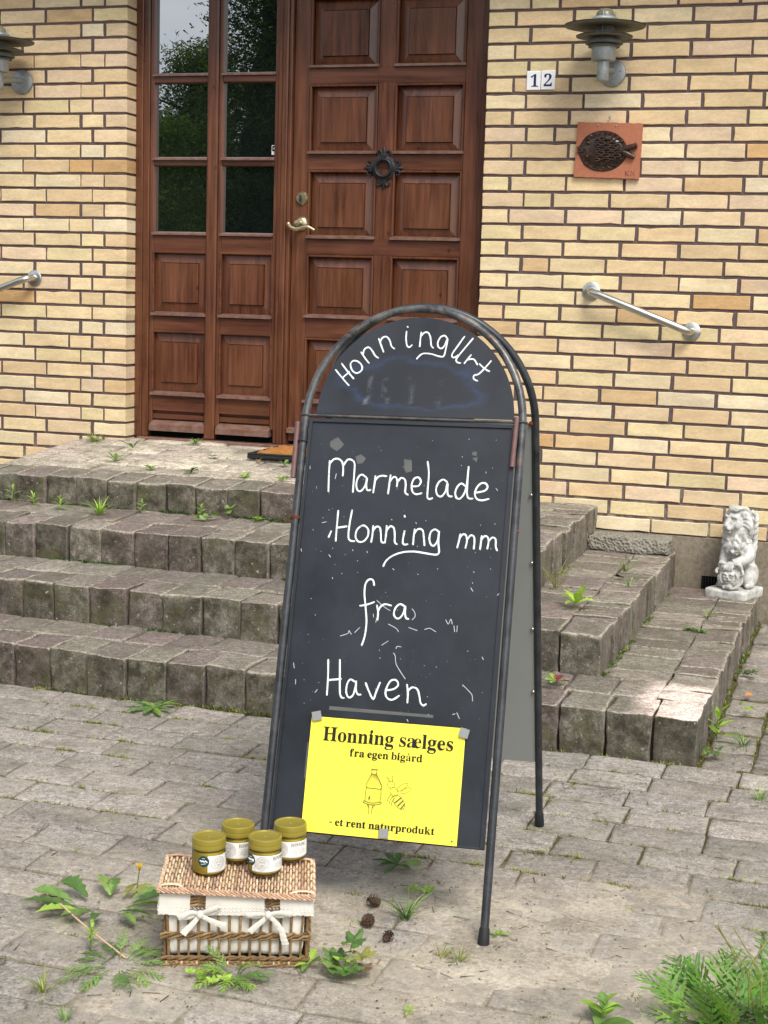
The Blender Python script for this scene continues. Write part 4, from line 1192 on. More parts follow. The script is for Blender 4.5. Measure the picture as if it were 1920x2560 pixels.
# chest and head
le((0, -.022, .215), (.056, .040, .055)); le((0, -.008, .262), (.060, .050, .060))
HZ = RZ(-16)
def hd(x, y, z):
    v_ = HZ @ Vector((x, y, z)); return (v_.x - .002, v_.y - .022, v_.z + .302)
le(hd(0, 0, 0), (.042, .044, .046))
le(hd(0, -.036, -.006), (.027, .022, .026)); le(hd(0, -.050, -.016), (.020, .019, .017), HZ)
lt([hd(0, -.030, .030), hd(0, -.050, .010), hd(0, -.064, -.008)], [.013, .011, .010], 10)
le(hd(0, -.067, -.010), (.011, .007, .007)); le(hd(-.010, -.060, -.022), (.011, .010, .009)); le(hd(.010, -.060, -.022), (.011, .010, .009))
le(hd(0, -.052, -.036), (.013, .012, .009))
for s in (-1, 1):
    lt([hd(s * .006, -.046, .022), hd(s * .018, -.045, .026), hd(s * .030, -.034, .020)], [.004, .0065, .005], 8)
    le(hd(s * .018, -.0425, .012), (.0075, .004, .0045)); le(hd(s * .028, -.030, -.008), (.013, .014, .016))
    le(hd(s * .036, -.008, .034), (.010, .006, .010))
# mane locks
rm = random.Random(5)
for q_ in range(17):
    a = -2.45 + 4.9 * q_ / 16
    ca, sa = math.cos(a), math.sin(a)
    p0 = hd(.024 * sa, -.012, .046 * ca if ca > 0 else .030 * ca); 
    p0 = hd(.036 * sa, -.020 + .012 * abs(sa), .040 * ca + .004)
    p1 = hd(.052 * sa, .000, .053 * ca + .004); p2 = hd(.064 * sa, .012 + .006 * rm.random(), .052 * ca - .018); p3 = hd(.058 * sa + .006 * rm.uniform(-1, 1), .006, .046 * ca - .045)
    lt([p0, p1, p2, p3], [.005, .0095, .0095, .004], 8)
for ring_, (zz, yy, ww, ln) in enumerate([(.285, -.036, .050, .045), (.262, -.046, .054, .048), (.235, -.052, .050, .045), (.212, -.048, .042, .038)]):
    for q_ in range(9):
        u = -1 + 2 * q_ / 8 + rm.uniform(-.06, .06)
        x = ww * math.sin(u * 1.45); y = yy * math.cos(u * 1.45) * 1.0 - .004
        sw_ = rm.choice((-1, 1)) * .008
        lt([(x * .9, y * .9, zz), (x + sw_, y - .006, zz - ln * .4), (x - sw_ * .6, y - .006, zz - ln * .75), (x + sw_ * .5, y, zz - ln)], [.005, .0085, .008, .003], 7)
for s in (-1, 1):
    for q_ in range(6):
        z_ = .335 - q_ * .024
        lt([(s * .040, .006, z_ + .012), (s * .062, .016, z_ - .004), (s * .064, .008, z_ - .026), (s * .056, .010, z_ - .040)], [.006, .0105, .009, .004], 7)
        lt([(s * .030, .035, z_ + .012), (s * .045, .046, z_ - .006), (s * .046, .042, z_ - .03)], [.007, .010, .006], 7)
for q_ in range(7):
    a = -1.2 + 2.4 * q_ / 6
    lt([hd(.012 * math.sin(a), -.030, .046), hd(.026 * math.sin(a), -.016, .058), hd(.040 * math.sin(a), .010, .056), hd(.046 * math.sin(a), .026, .030)], [.004, .0085, .010, .007], 8)
remeshed(b_, 'lion_body', MAT['statue'], lion, .0019, 2)
b_ = MB()
le((.010, -.078, .088), (.052, .016, .052), RX(-8))
lt([(-.040, -.080, .120), (-.030, -.092, .142), (-.006, -.090, .138)], [.006, .009, .006], 8); lt([(.058, -.078, .118), (.050, -.090, .142), (.026, -.090, .138)], [.006, .009, .006], 8)
lt([(-.042, -.086, .118), (-.048, -.09, .105), (-.040, -.092, .098)], [.006, .007, .005], 8); lt([(.062, -.084, .118), (.066, -.088, .105), (.058, -.09, .098)], [.006, .007, .005], 8)
lt([(-.040, -.080, .09), (-.036, -.084, .065), (-.012, -.09, .046), (.012, -.094, .040), (.036, -.09, .046), (.058, -.084, .066), (.062, -.08, .09)], .0062, 8)
le((.010, -.094, .088), (.027, .012, .033))
for s in (-1, 1):
    lt([(.010 + s * .004, -.106, .098), (.010 + s * .014, -.106, .103), (.010 + s * .024, -.102, .096)], [.003, .0048, .003], 7)
    lt([(.010 + s * .028, -.096, .106), (.010 + s * .036, -.094, .094), (.010 + s * .034, -.094, .074), (.010 + s * .024, -.098, .060)], [.004, .006, .006, .004], 7)
    le((.010 + s * .008, -.107, .078), (.008, .006, .006)); le((.010 + s * .015, -.104, .090), (.005, .004, .0035))
lt([(.010, -.106, .100), (.010, -.111, .086)], [.005, .006], 8); le((.010, -.105, .066), (.010, .006, .0045))
le((.010, -.100, .050), (.016, .010, .012)); le((-.004, -.102, .046), (.008, .008, .009)); le((.024, -.102, .046), (.008, .008, .009))
remeshed(b_, 'shield', MAT['statue'], lion, .0018, 2)
b_ = MB(); SIDX = 950
b_2 = MB()
rstone(b_2, -.086, .086, -.108, .072, -.006, .036, .010, (.6, .6, .6), [-1, -.9, -.6, -.3, 0, .3, .6, .9, 1], 0, .0022)
b_2.v = [LM @ Vector(p) for p in b_2.v]
b_2.build('base', MAT['statue'], lion, 'all')

# ================================================================== CHALKBOARD A-SIGN
sign = thing('chalkboard_sign', 'black arched folding chalkboard on a steel tube stand advertising marmalade and honey from the garden', 'chalkboard', (.85, -3.2, 0))
FO, FU, FV, FN = Vector((0.49693712, -3.56459517, -0.00716422)), Vector((0.99708486, .07484279, .01484348)), Vector((-.03754445, .31189342, .94937501)), Vector((.06642429, -.94716474, .31379414))
BO, BU, BV, BN = Vector((0.44773436, -2.81189125, -0.00732926)), Vector((0.9976879, .06624398, .01518542)), Vector((.00102488, -.23807867, .97124533)), Vector((.06795448, -.96898415, -.2375961))
W_ = .48265
def FP(s, t, d=0): return FO + FU * s + FV * t + FN * d
def BP(s, t, d=0): return BO + BU * s + BV * t + BN * d
def arch_path(P, L_, k_):
    pts = [P(0, .0 + .01)] + [P(0, L_ * q / 10) for q in range(1, 11)]
    for q in range(1, 40):
        a = math.pi * q / 40
        pts.append(P(W_ / 2 - W_ / 2 * math.cos(a), L_ + W_ / 2 * math.sin(a) * k_))
    pts += [P(W_, L_ * (10 - q) / 10) for q in range(0, 10)] + [P(W_, .01)]
    return pts
for nm, P, L_, k_, mt_ in (('front_frame', FP, 1.0758, 1.0752, 'tube'), ('back_frame', BP, 1.0502, 1.0752, 'tube_black')):
    t_ = MB(); t_.tube(arch_path(P, L_, k_), .0089, 14); fo = t_.build(nm, MAT[mt_], sign, True)
    for s in (0, W_):
        c_ = MB(); c_.tube([P(s, -.002), P(s, .004), P(s, .034), P(s, .037)], [.0112, .0122, .0108, .0092], 18); c_.build('foot_cap', MAT['rubber'], fo, 40)
# crossbar and clips
cb = MB(); cb.tube([FP(-.006, 1.0865, .004), FP(W_ + .004, 1.0855, .004)], .0032, 8)
for s, t in ((0, 1.0865), (W_, 1.0855), (0, 1.028)):
    cb.tube([FP(s + .0105 * math.cos(a), t, .0105 * math.sin(a)) for a in [q * .524 for q in range(12)]], .0024, 6, closed=True)
cb.build('crossbar', MAT['tube'], sign, True)
br = MB(); br.tube([FP(.4715, 1.0945, .011), FP(.4690, .986, .011)], .0056, 10)
br.build('prop_bar', MAT['brownbar'], sign, True)
br = MB(); br.tube([FP(-.0165, 1.071, .0), FP(-.0150, .945, .0)], .0062, 10); br.build('prop_bar', MAT['brownbar'], sign, True)
wr = MB()
for k_ in range(3): wr.tube([FP(.0105 * math.cos(a) * 1.0, .853 + .002 * k_ + .002 * math.sin(a), .0105 * math.sin(a)) for a in [q * .524 for q in range(12)]], .0011, 5, closed=True)
wr.tube([FP(-.010, .852, .0), FP(-.022, .846, -.004), FP(-.028, .851, 0)], .0012, 5)
wr.build('rusty_wire', MAT['rust'], sign, True)
for p_, r_ in ((FP(.4875, .8488, .003), (.0065, .004, .0035)), (FP(.4855, .905, .003), (.0065, .004, .0035)), (BP(.474, 1.0485, .004), (.006, .005, .006))):
    wr = MB(); wr.ell(p_, r_, None, 8, 6); wr.build('bolt', MAT['rust'], sign, True)

# boards
def grid_board(name, s0, s1, t0, t1, ns, nt_, inside, colf, mat, d=.001, th=.003):
    m_ = MB(); ids = {}
    vs = []; cs = []; fs = []
    for j in range(nt_ + 1):
        for i in range(ns + 1):
            s = s0 + (s1 - s0) * i / ns; t = t0 + (t1 - t0) * j / nt_
            if inside: s, t = inside(i / ns, j / nt_)
            ids[(i, j)] = len(vs); vs.append(FP(s, t, d)); cs.append(colf(s, t))
    o = len(vs)
    for (i, j), k_ in list(ids.items()):
        p = vs[k_]; vs.append(p - FN * th); cs.append(cs[k_])
    for j in range(nt_):
        for i in range(ns):
            q = (ids[(i, j)], ids[(i + 1, j)], ids[(i + 1, j + 1)], ids[(i, j + 1)])
            fs.append(q); fs.append(tuple(o + a for a in q[::-1]))
    rim = [(i, 0) for i in range(ns)] + [(ns, j) for j in range(nt_)] + [(ns - i, nt_) for i in range(ns)] + [(0, nt_ - j) for j in range(nt_)]
    for q in range(len(rim)):
        a, b = ids[rim[q]], ids[rim[(q + 1) % len(rim)]]
        fs.append((a, o + a, o + b, b))
    m_.add(vs, fs, cs)
    return m_.build(name, mat, sign)
k = NT('black_board_top', .42, .45)
a_ = k.attr(); f = k.noise(3.5, 6, .7)
c = k.mix(k.ramp(f, (.35, 0), (.7, 1)), (.010, .012, .016), (.022, .026, .034))
sx = k.n('ShaderNodeSeparateColor'); k.l(a_.outputs['Color'], sx.inputs[0])
c = k.mix(k.math('MULTIPLY', sx.outputs[0], k.ramp(k.noise(45, 5, .7), (.3, .2), (.7, 1.0))), c, (.030, .052, .125))
c = k.mix(k.math('MULTIPLY', sx.outputs[1], k.ramp(k.noise(70, 5, .7), (.4, 0), (.65, 1.0))), c, (.19, .21, .24))
c = k.mix(k.math('MULTIPLY', sx.outputs[2], .7), c, (.012, .014, .018))
k.base(c); k.rough(k.ramp(f, (.3, .36), (.7, .55))); MAT['board_top'] = k.m
def topcol(s, t):
    # remains of an older painted word: a blue halo round a scraped patch
    a = (s - .250) / .150; b = (t - 1.152) / .066
    if b < 0: b *= 1.55
    n_ = .22 * fb(s * 16, t * 16, 3)
    rr = (abs(a) ** 2.6 + abs(b) ** 2.6) ** (1 / 2.6) + n_ + .10 * a * (1 if b > 0 else 0)
    blue = max(0, 1 - abs(rr - .93) / .20) if rr < 1.4 else 0
    dark = 1 if rr < .86 else max(0, 1 - (rr - .86) / .08)
    st = 0
    for (cx, w_, h0, h1) in [(.137, .006, 1.115, 1.185), (.176, .007, 1.118, 1.175), (.230, .006, 1.118, 1.18), (.297, .007, 1.113, 1.14), (.30, .005, 1.165, 1.18)]:
        if h0 < t < h1: st = max(st, 1.6 * max(0, 1 - abs(s - cx - .01 * fb(t * 30, cx * 50)) / w_))
    return (min(1, blue * .7 * (1 + .9 * n_)), st, min(1, dark), 1)
NS_, NT_ = 76, 44
def half(i, j):
    # map unit square onto the half disc
    a = math.pi * i; r_ = .0004 + .9996 * j
    return (.2437 - .2195 * math.cos(a), 1.0915 + j * .2238 * math.sin(a))
ub = grid_board('upper_board', 0, 1, 0, 1, NS_, NT_, half, topcol, MAT['board_top'])
lb = grid_board('lower_board', .0115, .4705, .1905, 1.0795, 4, 8, None, lambda s, t: (1, 1, 1, 1), MAT['board'])
rm_ = MB()
for (a, b, c_, d_) in [(.0115, .4705, 1.072, 1.0795), (.0115, .0185, .1905, 1.072), (.4615, .4705, .1905, 1.072)]:
    p8 = [FP(a, c_, .0012), FP(b, c_, .0012), FP(b, d_, .0012), FP(a, d_, .0012), FP(a, c_, .0055), FP(b, c_, .0055), FP(b, d_, .0055), FP(a, d_, .0055)]
    rm_.add(p8, [(4, 5, 6, 7), (0, 1, 5, 4), (1, 2, 6, 5), (2, 3, 7, 6), (3, 0, 4, 7)])
rm_.tube([FP(.0115, .1905, .001), FP(.4705, .1905, .001)], .0026, 6)
rm_.build('board_rim', MAT['board'], lb)
bp = MB()
for (d0, mt) in ((.002, 0), (-.002, 1)):
    bp.mat = mt
    ts = [.180, .40, .60, .80, 1.046]
    ed = [W_ - .002 + random.uniform(-.003, .001) for _ in ts]
    vs = []
    for t, e in zip(ts, ed): vs += [BP(.008, t, d0), BP(e, t, d0)]
    bp.add(vs, [(2 * q, 2 * q + 1, 2 * q + 3, 2 * q + 2) for q in range(len(ts) - 1)])
bpo = bp.build('back_board', [MAT['backmetal'], MAT['board']], sign)
for t in (.8781, .7102, .5411, .375):
    for s in (.472, .012):
        sc = MB(); sc.ell(BP(s, t, .005), (.0042, .0042, .0042), None, 10, 7); sc.build('screw', MAT['steel'], bpo, True)

def strokes(data): return [[tuple(int(q) / 1e4 for q in p.split(',')) for p in st.split(' ')] for st in data.split(';')]
def chalk(name, data, parent, r, mat, d=.0014):
    m_ = MB()
    for st in strokes(data):
        pts = [FP(s, t, d) for s, t in st]
        pts = catmull(pts, 4) if len(pts) > 2 else pts
        rr = [r * (1 + .22 * fb(i * .37, len(m_.v) * .013)) for i in range(len(pts))]
        m_.tube(pts, rr, 7, flat=(FN, .25))
        for e in (pts[0], pts[-1]): m_.ell(e, (r, r * .6, r), None, 8, 6)
    return m_.build(name, mat, parent, True)
chalk('lettering', CH_TOP, ub, .0018, MAT['chalk'])
lines_ = {}
for st in CH_MAIN.split(';'):
    tm = sum(int(p.split(',')[1]) for p in st.split(' ')) / len(st.split(' ')) / 1e4
    lines_.setdefault(0 if tm > .89 else 1 if tm > .73 else 2 if tm > .60 else 3, []).append(st)
for k_ in sorted(lines_): chalk('lettering', ';'.join(lines_[k_]), lb, .0020, MAT['chalk'])
chalk('chalk_scratches', SCR_MAIN, lb, .00085, MAT['chalk_faint'])['kind'] = 'stuff'
sk = MB()
rk = random.Random(9)
for q in range(110):
    s = rk.uniform(.03, .455); t = rk.uniform(.45, 1.06); r_ = rk.choice([.0005, .0006, .0009, .0012])
    sk.ell(FP(s, t, .0012), (r_, r_ * .5, r_), None, 6, 4)
sk.build('chalk_specks', MAT['chalk_faint'], lb)['kind'] = 'stuff'
def patch(pts, d=.0014):
    tp = MB(); tp.prism(pts, lambda a, b: FP(a, b, .0009), lambda a, b: FP(a, b, d)); tp.build('tape_residue', MAT['tape'], lb)
patch([(.1165, .4548), (.1165, .4470), (.3415, .4472), (.3418, .4532)])
def blob(cx, cy, r_, n=9): patch([(cx + r_ * math.cos(2 * math.pi * q / n) * rk.uniform(.7, 1.1), cy + r_ * math.sin(2 * math.pi * q / n) * rk.uniform(.7, 1.1)) for q in range(n)])
blob(.0767, 1.0235, .016); 
patch([(.122, .997), (.134, 1.003), (.146, .994), (.139, .983), (.128, .981)]); patch([(.231, .996), (.248, .994), (.251, .970), (.238, .966), (.233, .975)])
patch([(.380, 1.004), (.392, 1.007), (.390, .995)]); blob(.385, 1.014, .006); patch([(.076, .375), (.082, .375), (.082, .30), (.076, .30)])

# ================================================================== POSTER AND MAGNETS
po = thing('poster', 'bright yellow printed honey poster held by magnets at the foot of the chalkboard', 'poster', tuple(FP(.2475, .31, 0)))
m_ = MB(); n_ = 20
vs = []
for j in range(9):
    for i in range(n_ + 1):
        s = .0815 + .332 * i / n_; t = .1912 + .2395 * j / 8
        vs.append(FP(s, t, .0058 + .0006 * math.sin(i * .5 + j * .3)))
m_.add(vs, [(j * (n_ + 1) + i, j * (n_ + 1) + i + 1, (j + 1) * (n_ + 1) + i + 1, (j + 1) * (n_ + 1) + i) for j in range(8) for i in range(n_)])
m_.build('sheet', MAT['yellow'], po)
tx = MB(); PP = lambda a, b, d: FP(a, b, .0068 + d)
text(tx, 'Honning s\u00e6lges', .1092, .3822, .0000635, PP, .0002, .2815, .0002); tx.build('lettering', MAT['ink'], po); tx = MB()
text(tx, 'fra egen big\u00e5rd', .1712, .3540, .0000345, PP, .0002, .1565, .00022); tx.build('lettering', MAT['ink'], po); tx = MB()
text(tx, '- et rent naturprodukt', .1405, .2092, .0000330, PP, .0002, .2255, .00026)
tx.build('lettering', MAT['ink'], po); tx = MB()
text(tx, '.', .3995, .1985, .00004, PP, .0002)
tx.build('printed_dot', MAT['ink'], po)
il = MB()
def ln(pts, r=.00075):
    il.tube(catmull([FP(s, t, .0069) for s, t in pts], 4), r, 5, flat=(FN, .4))
# straw beehive on its post
ln([(.2215, .3318), (.2225, .322), (.2125, .2955), (.2305, .2925), (.2478, .2945), (.2335, .322), (.2345, .3318)])
ln([(.2215, .3318), (.228, .3306), (.2345, .3318)], .001); ln([(.2225, .322), (.228, .3212), (.2335, .322)])
for q in range(9): ln([(.2232 + q * .0012, .3205), (.2145 + q * .0040, .2960)], .00028)
ln([(.2145, .2945), (.2130, .280), (.2135, .2655)]); ln([(.2455, .2945), (.2465, .280), (.2455, .2665)])
for q in range(5): ln([(.2135, .2885 - q * .0052), (.229, .2872 - q * .0052), (.2462, .2888 - q * .0052)], .00025)
ln([(.2105, .2655), (.228, .2622), (.2470, .2652), (.2470, .2615), (.228, .2585), (.2105, .2618), (.2105, .2655)])
ln([(.2225, .2585), (.224, .239)]); ln([(.2305, .2585), (.2290, .2385)]); ln([(.2185, .2595), (.2235, .251)]); ln([(.2360, .2595), (.2300, .251)])
il.prism([(.2205, .2685), (.2235, .2685), (.2240, .2740), (.2222, .2770), (.2205, .2740)], lambda a, b: FP(a, b, .0066), lambda a, b: FP(a, b, .0071))
# plain bee in flight
def loop(cx, cy, ra, rb, rot, r=.00055, n=20):
    il.tube([FP(cx + ra * math.cos(a) * math.cos(rot) - rb * math.sin(a) * math.sin(rot), cy + ra * math.cos(a) * math.sin(rot) + rb * math.sin(a) * math.cos(rot), .0069) for a in [2 * math.pi * q / n for q in range(n)]], r, 5, closed=True, flat=(FN, .4))
loop(.2660, .3030, .0075, .0070, 0); loop(.2735, .2890, .0095, .0080, -.9); loop(.2855, .2690, .0165, .0095, -.85)
loop(.2905, .3000, .0135, .0048, .65); loop(.2985, .2935, .0115, .0045, .50)
ln([(.262, .309), (.258, .316), (.2545, .3165)]); ln([(.268, .310), (.269, .318), (.2665, .3205)])
for q in range(3): ln([(.2690 + q * .004, .284 - q * .003), (.2630 + q * .004, .276 - q * .004), (.2610 + q * .005, .268 - q * .004)])
ln([(.2955, .2565), (.3035, .2500)], .0005)
for q in range(3):
    cx, cy = .2830 + q * .0052, .2735 - q * .0060
    il.prism([(cx - .0070 + q * .001, cy - .0060), (cx - .0045 + q * .001, cy - .0082), (cx + .0085 - q * .001, cy + .0040), (cx + .0065 - q * .001, cy + .0066)], lambda a, b: FP(a, b, .0066), lambda a, b: FP(a, b, .0071))
ln([(.2395, .2395), (.2500, .2425), (.259, .2400)], .0003)
il.build('illustration', MAT['ink_thin'], po)
for (s, t, rot, lab) in [(.0935, .4315, .25, 'grey square magnet on the upper left corner of the yellow poster'), (.4115, .4205, -.22, 'grey square magnet on the upper right corner of the yellow poster'), (.2600, .2025, .02, 'grey square magnet at the bottom edge of the yellow poster')]:
    q = MB(); h_ = .0098; ca, sa = math.cos(rot), math.sin(rot)
    def mp_(a, b, d, s=s, t=t, ca=ca, sa=sa): return FP(s + a * ca - b * sa, t + a * sa + b * ca, d)
    vs = [mp_(a, b, .0074) for a, b in ((-h_, -h_), (h_, -h_), (h_, h_), (-h_, h_))] + [mp_(a, b, .0125) for a, b in ((-h_, -h_), (h_, -h_), (h_, h_), (-h_, h_))] + [mp_(a * .94, b * .94, .0131) for a, b in ((-h_, -h_), (h_, -h_), (h_, h_), (-h_, h_))]
    q.add(vs, [(8, 9, 10, 11)] + [(o_ + i, o_ + (i + 1) % 4, o_ + 4 + (i + 1) % 4, o_ + 4 + i) for o_ in (0, 4) for i in range(4)])
    tag(q.build('magnet', MAT['magnet'], None), lab, 'magnet', 'magnets holding the poster')

# ================================================================== BASKET
bk = thing('wicker_basket', 'small lidded wicker basket with cream cotton lining and two bows', 'basket', (.522, -3.716, 0), R(20.8))
KM = root_matrix(bk)
def KP(x, y, z): return KM @ Vector((x, y, z))
WCOL = [srgb(208, 182, 148), srgb(194, 160, 126), srgb(222, 198, 166), srgb(180, 142, 118), srgb(202, 170, 146), srgb(214, 184, 152)]
WOLD = [srgb(142, 116, 78), srgb(128, 102, 68), srgb(156, 128, 88), srgb(118, 92, 60)]
rb = random.Random(21)
def wc(pal=WCOL):
    c_ = rb.choice(pal); t = rb.uniform(.8, 1.12); return tuple(x * t for x in c_) + (1,)
body = MB()
HX, HY = .136, .088
def perim(u):  # u in 0..1 around the rounded rectangle, starting front-left going right
    P_ = 4 * (HX + HY); d = u * P_
    for (a, b, ln_) in (((-HX, -HY), (HX, -HY), 2 * HX), ((HX, -HY), (HX, HY), 2 * HY), ((HX, HY), (-HX, HY), 2 * HX), ((-HX, HY), (-HX, -HY), 2 * HY)):
        if d <= ln_:
            t = d / ln_; return (a[0] + (b[0] - a[0]) * t, a[1] + (b[1] - a[1]) * t)
        d -= ln_
    return (-HX, -HY)
NST = 46
for q in range(NST):
    x, y = perim((q + .4) / NST)
    body.col = wc(WOLD)
    o_ = 1 + rb.uniform(-.012, .012)
    body.tube([KP(x * o_ * 1.0, y * o_, .002), KP(x * 1.004, y * 1.004, .05), KP(x * 1.018 + rb.uniform(-.002, .002), y * 1.018, .10), KP(x * 1.03, y * 1.03, .143)], rb.uniform(.0021, .0029), 7)
def ringband(z, r_, n, ph, amp, off=0.0, turns=23):
    pts = []
    for q in range(n):
        u = q / n; x, y = perim(u); a = 2 * math.pi * turns * u + ph
        k_ = 1 + off + (amp * math.cos(a)) / .12
        pts.append(KP(x * k_, y * k_, z + amp * .8 * math.sin(a)))
    body.tube(pts, r_, 6, closed=True)
for z, amp in ((.066, .0040), (.059, .0040)):
    for ph in (0, math.pi): body.col = wc(WOLD); ringband(z, .0024, 276, ph, amp, .02)
for z, amp in ((.018, .0030),):
    for ph in (0, math.pi): body.col = wc(WOLD); ringband(z, .0028, 276, ph, amp, .015)
for z in (.003, .0085):
    for ph in (0, math.pi): body.col = wc(WOLD); ringband(z, .0027, 276, ph, .0022, -.005, 11)
for q in range(NST * 2):
    x, y = perim((q + .5) / NST / 2); body.col = wc(WCOL if q % 3 == 0 else WOLD)
    body.ell(KP(x * 1.01, y * 1.01, .0075), (.0035, .0035, .0045), None, 7, 5)
for z in (.125, .132, .139):
    for ph in (0, math.pi): body.col = wc(WOLD); ringband(z, .0025, 276, ph, .0022, .028)
for q in range(14):
    body.col = wc(WOLD); xx = -HX + .01 + q * (2 * HX - .02) / 13
    body.tube([KP(xx, -HY, .006), KP(xx, HY, .006)], .003, 6)
body.build('body', MAT['wicker'], bk, True)
# cotton lining bulging between the stakes
ln_ = MB(); vs = []; fs = []
NU, NZ = 184, 14
for j in range(NZ + 1):
    z = .022 + .122 * j / NZ
    for q in range(NU):
        u = q / NU; x, y = perim(u)
        bul = .5 + .5 * math.cos(2 * math.pi * NST * (u - .4 / NST))
        rn = 1 - .05 * max(0, (1 - j / 3.0)) ** 1.5
        ke = (.968 - .022 * bul + .010 * fb(u * 40, z * 14, 3)) * (rn if j < 3 else 1)
        xr_ = max(-HX * .965, min(HX * .965, x)); 
        vs.append(KP(x * ke, y * ke, z + .004 * fb(u * 12, 1.0, z * 8)))
for j in range(NZ):
    for q in range(NU):
        p_ = (q + 1) % NU; fs.append((j * NU + q, j * NU + p_, (j + 1) * NU + p_, (j + 1) * NU + q))
fs.append(tuple(range(NU))[::-1])
ln_.add(vs, fs); ln_.build('lining', MAT['cloth'], bk, 'all')
# turned-down cotton hem, open where the bows sit
hem = MB(); vs = []; fs = []; cut = set()
NU2, NZ2 = 260, 8
def hole(x, y): return y < -HY * .99 and (abs(x + .068) < .0145 or abs(x - .062) < .0135)
pts_hem = [perim(q / NU2) for q in range(NU2)]
for j in range(NZ2 + 1):
    t = j / NZ2
    for q in range(NU2):
        x, y = pts_hem[q]; u = q / NU2
        z = .149 - .043 * t
        k_ = 1.075 + .022 * math.sin(t * 1.5) + .012 * fb(u * 34, t * 2.5, 7) * (.4 + t)
        nearest = min(abs(x + .068), abs(x - .062)) if y < -HY * .99 else 1
        pinch = math.exp(-(nearest / .02) ** 2)
        z += .003 * fb(u * 16, 2, t * 2) + (.0016 * abs(math.sin(u * 260)) if j == NZ2 else 0) - .004 * t * pinch
        vs.append(KP(x * k_, y * k_ + (.004 * pinch * t if y < -HY * .99 else 0), z))
for j in range(NZ2):
    for q in range(NU2):
        p_ = (q + 1) % NU2
        if j < 6 and hole(*pts_hem[q]): continue
        fs.append((j * NU2 + q, j * NU2 + p_, (j + 1) * NU2 + p_, (j + 1) * NU2 + q))
hem.add(vs, fs); ho = hem.build('hem', MAT['cloth'], bk, 'all')
lc = MB()
for t_ in (.70, .80):
    for q in range(0, NU2, 2):
        a = Vector(vs[int(t_ * NZ2) * NU2 + q]); b = Vector(vs[int(t_ * NZ2) * NU2 + (q + 1) % NU2])
        n__ = (a - KP(0, 0, a.z)).normalized() * .0009
        lc.tube([a + n__ + Vector((0, 0, .0015)), b + n__ - Vector((0, 0, .0015))], .0006, 4)
lc.build('lace_trim', MAT['lace'], ho)
# bows
def ribbon(mb, pts, wd, nrm, tw=0.0):
    P_ = catmull(pts, 6); vs = []; n_ = len(P_)
    for i, p in enumerate(P_):
        t_ = (P_[min(i + 1, n_ - 1)] - P_[max(i - 1, 0)]).normalized()
        s_ = t_.cross(nrm).normalized()
        w__ = wd[0] + (wd[1] - wd[0]) * i / (n_ - 1)
        for k_ in range(4):
            e = -1 + 2 * k_ / 3
            vs.append(p + s_ * w__ * e + nrm * (.0012 * math.cos(e * 1.57) + .0006 * math.sin(i * 1.7 + e * 2)))
    mb.add(vs, [(i * 4 + k_, i * 4 + k_ + 1, (i + 1) * 4 + k_ + 1, (i + 1) * 4 + k_) for i in range(n_ - 1) for k_ in range(3)])
def bow(cx, lab, pts_list):
    m_ = MB(); nrm = (KM.to_3x3() @ Vector((0, -1, 0))).normalized(); y0 = -HY * 1.11
    for pts, wd in pts_list:
        ribbon(m_, [KP(cx + a, y0 - d, z) for a, z, d in pts], wd, nrm)
    m_.ell(KP(cx, y0 - .007, .1115), (.0068, .006, .0085), KM.to_3x3())
    m_.build('bow', MAT['cloth'], bk, 'all')
bow(-.068, '', [([(0, .112, .006), (-.018, .116, .008), (-.034, .1085, .009), (-.042, .1045, .007)], (.0035, .006)), ([(-.042, .1045, .004), (-.024, .104, .003), (0, .111, .003)], (.006, .003)),
    ([(0, .112, .006), (.016, .121, .010), (.033, .1275, .010), (.036, .124, .008)], (.0035, .006)), ([(.036, .124, .004), (.022, .113, .003), (0, .110, .003)], (.006, .003)),
    ([(0, .110, .006), (-.012, .095, .008), (-.026, .080, .009), (-.032, .073, .010)], (.004, .0072)), ([(0, .110, .006), (.018, .102, .009), (.036, .094, .009), (.050, .0895, .008)], (.004, .0070))])
bow(.062, '', [([(0, .111, .006), (-.018, .114, .008), (-.038, .1125, .009), (-.043, .110, .007)], (.0035, .0055)), ([(-.043, .110, .004), (-.022, .107, .003), (0, .110, .003)], (.0055, .003)),
    ([(0, .111, .006), (.018, .117, .008), (.038, .116, .009), (.045, .113, .007)], (.0035, .0055)), ([(.045, .113, .004), (.022, .109, .003), (0, .110, .003)], (.0055, .003)),
    ([(0, .110, .006), (-.012, .099, .008), (-.026, .087, .009), (-.035, .078, .009)], (.004, .0065)), ([(0, .110, .006), (.014, .099, .009), (.026, .082, .010), (.031, .064, .009), (.0345, .052, .007)], (.004, .0070))])
# lid: fine weave over cross rods
lid = MB()
def lz(x, y): return .1535 - .010 * (x / .148) * (1 if y < 0 else .5) * .7 + (-.003 if y > 0 else 0)
LX, LY0, LY1 = .148, -.103, .087
NROD = 10
rods = [LY0 + .006 + (LY1 - LY0 - .012) * q / (NROD - 1) for q in range(NROD)]
for y in rods:
    lid.col = wc(WOLD); lid.tube([KP(-LX + .003, y, lz(-LX, y)), KP(0, y, lz(0, y)), KP(LX - .003, y, lz(LX, y))], .0016, 6)
NS2 = 50
for q in range(NS2):
    x = -LX + .004 + (2 * LX - .008) * q / (NS2 - 1)
    pts = []; cs = []
    base = wc()
    for i in range(NROD * 4 - 3):
        u = i / 4; y = rods[0] + (rods[-1] - rods[0]) * u / (NROD - 1)
        pts.append(KP(x + rb.uniform(-.0004, .0004), y, lz(x, y) + .0026 * math.cos(math.pi * u + math.pi * (q % 2))))
    pts = [KP(x, LY0 - .001, lz(x, LY0) - .004)] + pts + [KP(x, LY1 + .001, lz(x, LY1) - .003)]
    lid.col = base
    lid.tube(pts, rb.uniform(.0020, .0026), 6)
